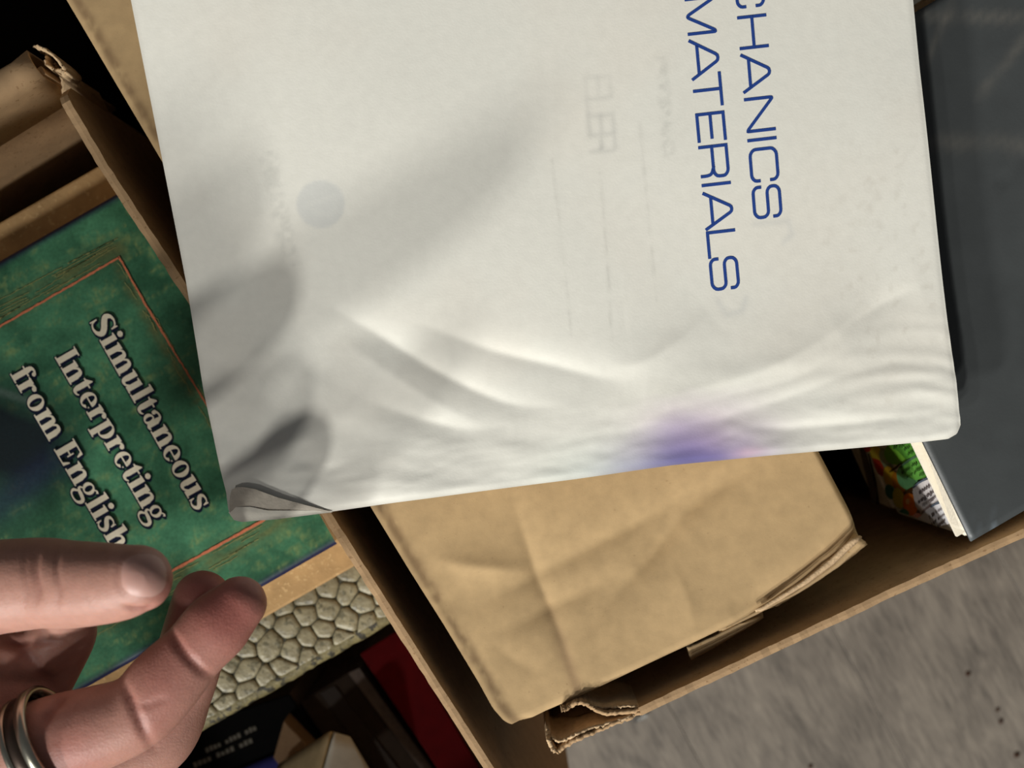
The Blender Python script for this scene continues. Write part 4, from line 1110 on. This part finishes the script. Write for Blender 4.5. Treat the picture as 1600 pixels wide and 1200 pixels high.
    # dog-eared lower left corner: little folded layers lying on the page
    def leaf(name, outline, inner, z0, z1, mat):
        n = 22; a = polyf(outline); b = polyf(inner); VV = []
        for i in range(n):
            s = i / (n - 1); xa, ya = a(s); xb, yb_ = b(s)
            for k in range(6):
                q = k / 5; x = xa * (1 - q) + xb * q; y = ya * (1 - q) + yb_ * q
                zz = page_height(np.array([x]), np.array([y]))[0]
                VV.append((*P2(x, y, ZP), ZP + zz + .0003 + (z0 * (1 - q) + z1 * q) * math.sin(math.pi * s) ** .6 * (1 - .7 * s)))
        mesh(name, VV, quads(6, n), mat, t, True)
    leaf('turned_corner', [(360, 802), (360, 780), (364, 764), (376, 759), (400, 763), (434, 776), (470, 786), (520, 800)],
         [(364, 806), (368, 800), (372, 796), (384, 794), (410, 795), (440, 797), (475, 799), (516, 801)], .0014, .0002, pm_corner)
    leaf('turned_corner', [(358, 800), (366, 792), (392, 791), (420, 797), (470, 797), (512, 798)], [(366, 812), (380, 815), (400, 813), (430, 811), (480, 805), (514, 801)], .0006, .0012, M['paper_plain'])
    # page block and back cover beneath
    def ring(k): 
        cx, cy = 800, 200
        pts = [(366, 806), (1490, 680), (1392, -478), (134, -418)]
        return [P2(cx + (x - cx) * k, cy + (y - cy) * k, ZP) for x, y in pts]
    m = MB(); m.prism(ring(.985), .2634, ZP - .0046); m.make('page_block', M['page_edges'], t)
    m = MB(); m.prism(ring(.99), .2614, .2633); m.make('back_cover', M['paper_plain'], t)
    # lettering: thin ribbons of blue print laid on the page
    mb = MB()
    for g, y0, y1, b, sl in letter_runs():
        hgt = 41.0
        for st in STROKES[g][0]:
            pts = soften(st)
            if g == 'I': pts = st
            P = [(b(y0 + a * (y1 - y0)) + bb * hgt, y0 + a * (y1 - y0) - bb * hgt * .115) for a, bb in pts]
            # extend butt ends a touch
            P = resample(P, 4.0)
            w = 2.45; V = []; n_ = len(P)
            xs = []; ys = []
            for i, q in enumerate(P):
                p0 = P[max(0, i - 1)]; p1 = P[min(n_ - 1, i + 1)]
                d0 = (q[0] - p0[0], q[1] - p0[1]); d1 = (p1[0] - q[0], p1[1] - q[1])
                l0 = math.hypot(*d0) or 1; l1 = math.hypot(*d1) or 1
                tx, ty = (p1[0] - p0[0]), (p1[1] - p0[1]); l = math.hypot(tx, ty) or 1
                nx, ny = -ty / l, tx / l
                cosb = 1.0
                if 0 < i < n_ - 1:
                    cosb = max(.55, abs((-d0[1] / l0) * nx + (d0[0] / l0) * ny))
                ex = 0
                qx, qy = q
                if i == 0: qx -= (P[1][0] - q[0]) / (math.dist(P[0], P[1]) or 1) * 2.4; qy -= (P[1][1] - q[1]) / (math.dist(P[0], P[1]) or 1) * 2.4
                if i == n_ - 1: qx += (q[0] - P[-2][0]) / (math.dist(P[-1], P[-2]) or 1) * 2.4; qy += (q[1] - P[-2][1]) / (math.dist(P[-1], P[-2]) or 1) * 2.4
                xs += [qx + nx * w / cosb, qx - nx * w / cosb]; ys += [qy + ny * w / cosb, qy - ny * w / cosb]
            zz = page_height(np.array(xs), np.array(ys))
            V = [(*P2(x, y, ZP), ZP + z + .00009) for x, y, z in zip(xs, ys, zz)]
            mb.add(V, [(2 * i, 2 * i + 1, 2 * i + 3, 2 * i + 2) for i in range(n_ - 1)])
    mb.make('blue_lettering', M['blue_ink'], t)
pm_corner = pmat('grubby_paper', srgb(178, 170, 156), 0.8, 0.12, 500, 0.3, 1200, 0.2)
open_book()

# ------------------------------------------------------------------ the hand
def hand():
    mb = MB()
    def tube(pts, flat=1.0, fl_axis=(0, 0, 1), n=8, sides=20):
        """swept tapering tube with rounded ends.  pts: (px, py, z, radius mm)"""
        ctr = [(*W(a, b, z), r * 0.001) for a, b, z, r in pts]
        c = catmull(ctr, n)
        P = [Vector(q[:3]) for q in c]; R = [q[3] for q in c]
        rings = []
        T0 = (P[1] - P[0]).normalized(); T1 = (P[-1] - P[-2]).normalized()
        seq = []
        for k in range(5, 0, -1):
            a = k / 5 * math.pi / 2 * .985; seq.append((P[0] - T0 * R[0] * math.sin(a), R[0] * math.cos(a), T0))
        for i in range(len(P)):
            T = (P[min(i + 1, len(P) - 1)] - P[max(i - 1, 0)]).normalized(); seq.append((P[i], R[i], T))
        for k in range(1, 6):
            a = k / 5 * math.pi / 2 * .985; seq.append((P[-1] + T1 * R[-1] * math.sin(a), R[-1] * math.cos(a), T1))
        V = []; ax = Vector(fl_axis)
        for p, r, T in seq:
            y = (ax - T * ax.dot(T)).normalized(); x = T.cross(y)
            for s in range(sides):
                a = 2 * math.pi * s / sides
                V.append(p + x * r * math.cos(a) + y * r * flat * math.sin(a))
        m = len(seq); Fc = []
        for i in range(m - 1):
            for s in range(sides):
                Fc.append((i * sides + s, i * sides + (s + 1) % sides, (i + 1) * sides + (s + 1) % sides, (i + 1) * sides + s))
        Fc.append(tuple(range(sides))[::-1]); Fc.append(tuple(range((m - 1) * sides, m * sides)))
        mb.add(V, Fc)
    # thumb (nail towards the camera), its base muscle, index, middle, ring and little fingers, palm, wrist, forearm
    tube([(-330, 1000, .316, 17), (-150, 950, .308, 13.8), (-30, 922, .304, 12.1), (60, 911, .308, 11.2), (110, 913, .312, 10.7), (180, 910, .3185, 9.4), (218, 904, .322, 8.0)], .92)
    tube([(-60, 1215, .300, 12.0), (80, 1160, .3020, 11.4), (150, 1138, .3025, 10.6), (214, 1112, .3025, 9.5), (258, 1066, .302, 9.4), (302, 1018, .301, 8.3), (340, 977, .300, 8.6), (374, 943, .2995, 7.0)], .95)
    tube([(-50, 1275, .282, 12), (120, 1210, .279, 10.8), (240, 1158, .276, 9.9), (280, 1080, .275, 9.1), (300, 1010, .277, 9.0), (316, 937, .280, 7.9)], .95)
    tube([(-80, 1330, .262, 11.6), (90, 1290, .250, 10.2), (180, 1275, .244, 9.6), (205, 1305, .236, 9.0), (150, 1335, .232, 8.6), (90, 1330, .234, 7.4)], .95)
    tube([(-110, 1400, .258, 10.4), (0, 1380, .247, 9.0), (60, 1375, .241, 8.2), (72, 1400, .234, 7.6), (20, 1415, .232, 7.2), (-25, 1405, .234, 6.2)], .95)
    tube([(-420, 1020, .320, 20), (-240, 1110, .310, 16), (-60, 1220, .299, 13.5)], .9)
    tube([(-420, 1040, .316, 20), (-230, 1160, .299, 16), (-60, 1285, .283, 13)], .9)
    tube([(-425, 1060, .312, 20), (-240, 1210, .283, 14.5), (-85, 1340, .264, 12.5)], .9)
    tube([(-430, 1080, .308, 19), (-260, 1270, .274, 12.5), (-115, 1405, .259, 11)], .9)
    tube([(-380, 1030, .315, 18), (-220, 1030, .305, 16), (-100, 1080, .294, 13), (-40, 1175, .292, 12)], 1.0)       # base of the thumb / web root
    tube([(-110, 1050, .292, 11), (-30, 1030, .289, 9.0), (60, 1018, .287, 8.0), (95, 985, .290, 7.0)], .9)          # web
    tube([(-120, 1080, .292, 12), (-20, 1090, .288, 10.5), (30, 1095, .287, 9.0)], .9)
    tube([(100, 950, .296, 7.0), (112, 988, .288, 6.5), (86, 1040, .283, 7.0), (52, 1085, .285, 8.5)], .9)
    tube([(-1500, 1060, .335, 38), (-1000, 1060, .322, 33), (-600, 1060, .317, 26), (-420, 1045, .316, 22)], .85)
    src = bpy.data.meshes.new('hand_src'); src.from_pydata(mb.v, [], mb.f); src.update()
    tmp = bpy.data.objects.new('hand_src', src); COL.objects.link(tmp)
    r = tmp.modifiers.new('r', 'REMESH'); r.mode = 'VOXEL'; r.voxel_size = 0.0008; r.use_smooth_shade = True
    s = tmp.modifiers.new('s', 'SMOOTH'); s.factor = .5; s.iterations = 12
    dg = bpy.context.evaluated_depsgraph_get()
    me = bpy.data.meshes.new_from_object(tmp.evaluated_get(dg))
    bpy.data.objects.remove(tmp); bpy.data.meshes.remove(src)
    me.name = 'hand'
    n = len(me.vertices)
    co = np.empty(n * 3); me.vertices.foreach_get('co', co); co = co.reshape(-1, 3)
    no = np.empty(n * 3); me.vertices.foreach_get('normal', no); no = no.reshape(-1, 3)
    px = 800 + co[:, 0] * F / (H - co[:, 2]); py = 600 - co[:, 1] * F / (H - co[:, 2])
    up = np.clip(no[:, 2] * 2 + .3, 0, 1)
    # joint creases on the side facing up
    dep = np.zeros(n)
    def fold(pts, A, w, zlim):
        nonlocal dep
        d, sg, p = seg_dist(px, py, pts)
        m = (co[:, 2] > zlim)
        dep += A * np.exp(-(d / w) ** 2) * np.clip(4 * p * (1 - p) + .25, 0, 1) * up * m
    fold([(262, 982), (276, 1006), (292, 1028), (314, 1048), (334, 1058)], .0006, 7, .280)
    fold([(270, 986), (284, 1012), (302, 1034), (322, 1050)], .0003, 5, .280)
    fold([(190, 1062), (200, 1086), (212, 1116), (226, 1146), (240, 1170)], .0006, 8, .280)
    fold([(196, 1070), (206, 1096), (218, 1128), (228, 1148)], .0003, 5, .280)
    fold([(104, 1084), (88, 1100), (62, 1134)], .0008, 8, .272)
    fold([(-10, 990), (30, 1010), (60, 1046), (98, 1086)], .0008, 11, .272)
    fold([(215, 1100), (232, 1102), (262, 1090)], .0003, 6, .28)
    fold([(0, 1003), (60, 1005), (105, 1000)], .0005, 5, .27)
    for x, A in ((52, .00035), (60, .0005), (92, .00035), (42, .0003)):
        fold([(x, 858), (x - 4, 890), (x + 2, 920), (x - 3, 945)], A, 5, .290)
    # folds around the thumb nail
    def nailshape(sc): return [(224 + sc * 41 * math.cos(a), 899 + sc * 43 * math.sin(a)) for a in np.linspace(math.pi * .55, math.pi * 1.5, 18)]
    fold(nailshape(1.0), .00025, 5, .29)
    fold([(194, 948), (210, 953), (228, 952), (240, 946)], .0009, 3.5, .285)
    # fingertip pulp swells
    co2 = co - no * dep[:, None]
    # skin colour: warm tan, redder pads and knuckle folds
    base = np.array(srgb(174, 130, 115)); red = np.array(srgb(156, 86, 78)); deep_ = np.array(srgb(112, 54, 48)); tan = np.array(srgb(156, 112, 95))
    nz = fbm(px / 40, py / 40, 5, 4)
    C = base * (0.95 + .1 * nz)[:, None]
    def tint(k, c):
        nonlocal C
        k = np.clip(k, 0, 1)[:, None]; C = C * (1 - k) + c * k
    for x, y, r_, k in ((360, 965, 70, .75), (325, 905, 60, .7), (262, 1010, 60, .3), (265, 920, 26, .45), (250, 1070, 50, .4), (120, 1170, 60, .35), (95, 1185, 40, .3), (235, 1130, 40, .3)):
        tint(k * np.exp(-((px - x) ** 2 + (py - y) ** 2) / r_ ** 2), red)
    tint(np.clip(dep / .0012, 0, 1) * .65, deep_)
    tint(.5 * np.exp(-((py - 868) / 30) ** 2) * (py < 975) * (px < 170), tan)
    base_loc = Vector((-.16, -.12, .27))
    co3 = co2 - np.array(base_loc)
    me.vertices.foreach_set('co', co3.ravel()); me.update()
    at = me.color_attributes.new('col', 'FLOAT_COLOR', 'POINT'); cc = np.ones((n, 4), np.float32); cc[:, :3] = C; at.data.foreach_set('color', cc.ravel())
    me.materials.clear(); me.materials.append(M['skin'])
    me.polygons.foreach_set('use_smooth', [True] * len(me.polygons))
    o = bpy.data.objects.new('hand', me); o.location = base_loc; COL.objects.link(o)
    setp(o, 'bare left hand reaching in, thumb and forefinger apart, ring on the forefinger', 'hand')
    # nail: patch raised from the thumb's own surface
    bvh = BVHTree.FromPolygons([tuple(v) for v in co2], [tuple(p.vertices) for p in me.polygons])
    V = []; nr, na = 9, 40
    for i in range(nr + 1):
        s = i / nr
        for k in range(na):
            a = 2 * math.pi * k / na
            ca, sa = math.cos(a), math.sin(a)
            ex = .8
            x = 226 + s * (38 if ca > 0 else 40) * math.copysign(abs(ca) ** ex, ca); y = 899 + s * 37 * math.copysign(abs(sa) ** ex, sa)
            d = Vector(((x - 800) / F, (600 - y) / F, -1)).normalized()
            hit = bvh.ray_cast(Vector((0, 0, H)), d)
            p = hit[0] if hit[0] is not None else W(x, y, .305)
            V.append(p + Vector((0, 0, .00042 * (1 - s ** 4) - .0001 * s)))
    Fc = [(i * na + k, i * na + (k + 1) % na, (i + 1) * na + (k + 1) % na, (i + 1) * na + k) for i in range(nr) for k in range(na)]
    mesh('thumbnail', V, Fc, M['nail'], o, True)
    # ring on the forefinger
    A = W(-60, 1215, .300); B = W(150, 1138, .3025); T = (B - A).normalized()
    c = W(72, 1163, .3018)
    tl = (T + Vector((0.12, 0.18, 0))).normalized()
    yv = (Vector((0, 0, 1)) - tl * tl.z).normalized(); xv = tl.cross(yv)
    t = thing('finger_ring', 'worn silver finger ring with a dark groove on the forefinger', 'ring', c)
    def band(name, prof, mat):
        V = []; n = 64
        for k in range(n):
            a = 2 * math.pi * k / n
            for w, r_ in prof:
                V.append(c + tl * w + (xv * math.cos(a) * 1.04 + yv * math.sin(a)) * r_)
        m = len(prof); Fc = []
        for k in range(n):
            for i in range(m):
                Fc.append((k * m + i, k * m + (i + 1) % m, ((k + 1) % n) * m + (i + 1) % m, ((k + 1) % n) * m + i))
        return mesh(name, V, Fc, mat, t, True)
    band('silver_band', [(.0004, .0128), (.0008, .0138), (.0030, .0139), (.0036, .0128), (.003, .0122), (.0008, .0122)], M['silver'])
    band('dark_groove', [(-.0030, .0124), (-.0026, .0130), (.0002, .0130), (.0006, .0124), (0, .0121), (-.0026, .0121)], M['silver_dark'])
    band('silver_edge', [(-.0046, .0126), (-.0042, .0133), (-.0030, .0133), (-.0026, .0126), (-.003, .0122), (-.0042, .0122)], M['silver'])
hand()

# ------------------------------------------------------------------ small things on the floor
def small():
    for i, (x, y, r) in enumerate(((1512, 1053, 3.6), (1558, 1109, 3.2), (1563, 1127, 3.6), (1588, 1180, 4.2), (1266, 1197, 3.2))):
        rr = random.Random(i); bm = bmesh.new(); bmesh.ops.create_icosphere(bm, subdivisions=2, radius=r * H / F)
        for v in bm.verts: v.co *= rr.uniform(.75, 1.2); v.co.z *= .55
        me = bpy.data.meshes.new('crumb'); bm.to_mesh(me); bm.free(); me.materials.append(M['crumb'])
        o = bpy.data.objects.new('crumb', me); p = W(x, y, 0.0); p.z = r * H / F * .4; o.location = p; COL.objects.link(o)
        setp(o, ('lone dark crumb on the floor, nearest to the box wall', 'upper of two close dark crumbs near the right edge', 'lower of two close dark crumbs near the right edge', 'dark crumb in the lower right corner of the floor', 'dark crumb on the floor at the bottom edge')[i], 'crumb', 'crumbs on the wooden floor')
    c = W(1005, 1116, 0.0)
    V = []; n = 9; rr = random.Random(5)
    for j in range(n):
        for i in range(n):
            u, v = i / (n - 1), j / (n - 1)
            x, y = P2(990 + 22 * u + rr.uniform(-2, 2), 1124 - 9 * u - 8 * v + rr.uniform(-2, 2) + 4, 0)
            V.append((x, y, .0006 + .0016 * rr.random() * (0.3 + math.sin(3.14 * v))))
    o = mesh('tape_scrap', V, quads(n, n), M['tape'], None, True, loc=c)
    setp(o, 'small shiny scrap of clear tape on the floor by the torn corner', 'tape')
small()

# ------------------------------------------------------------------ details belong to the part they sit on
def nest():
    into = {'torn_liner': ('front_wall', 'side_wall'), 'torn_fluting': ('front_wall',), 'folded_flap': ('back_wall',), 'folded_edge': ('top_panel',),
            'pencil_frame': ('cover',), 'gold_scribbles': ('cover',), 'title_lettering': ('cover',), 'lettering_shadow': ('cover',),
            'blue_lettering': ('title_page',), 'turned_corner': ('title_page',), 'printed_fruit': ('body',), 'printed_label': ('body',), 'small_print': ('body',),
            'border_line': ('body',), 'joint_line': ('body',), 'stripe': ('body',), 'embossed_scales': ('cover',), 'worn_rim': ('cover',), 'pale_print': ('cover',), 'cover_band': ('cover',), 'page_edge': ('page_block',)}
    plain = lambda o: o.name.split('.')[0]
    for root in [o for o in bpy.data.objects if o.parent is None and o.type == 'EMPTY' and 'label' in o]:
        kids = list(root.children)
        for k in kids:
            want = into.get(plain(k))
            if not want: continue
            if root['label'].startswith('open cardboard box') and plain(k) == 'torn_liner': want = ('side_wall',)
            for w in want:
                host = [h for h in kids if plain(h) == w]
                if host:
                    k.parent = sorted(host, key=lambda h: h.name)[0]; break
nest()

for _o in bpy.data.objects:
    _n = _o.name.split('.')[0]
    if _o.parent is None: continue
    if _n == 'blue_lettering': _o['label'] = 'thin blue capital lettering'
    elif _n == 'title_lettering': _o['label'] = 'bold cream serif title lettering'
    elif _n == 'pencil_frame': _o['label'] = 'thin orange pencil frame line'
    elif _n == 'page_block' and _o.parent.name == 'dark_book': _o['label'] = 'cream white page edges'
    elif _n == 'beige_side': _o['label'] = 'beige sloping side'
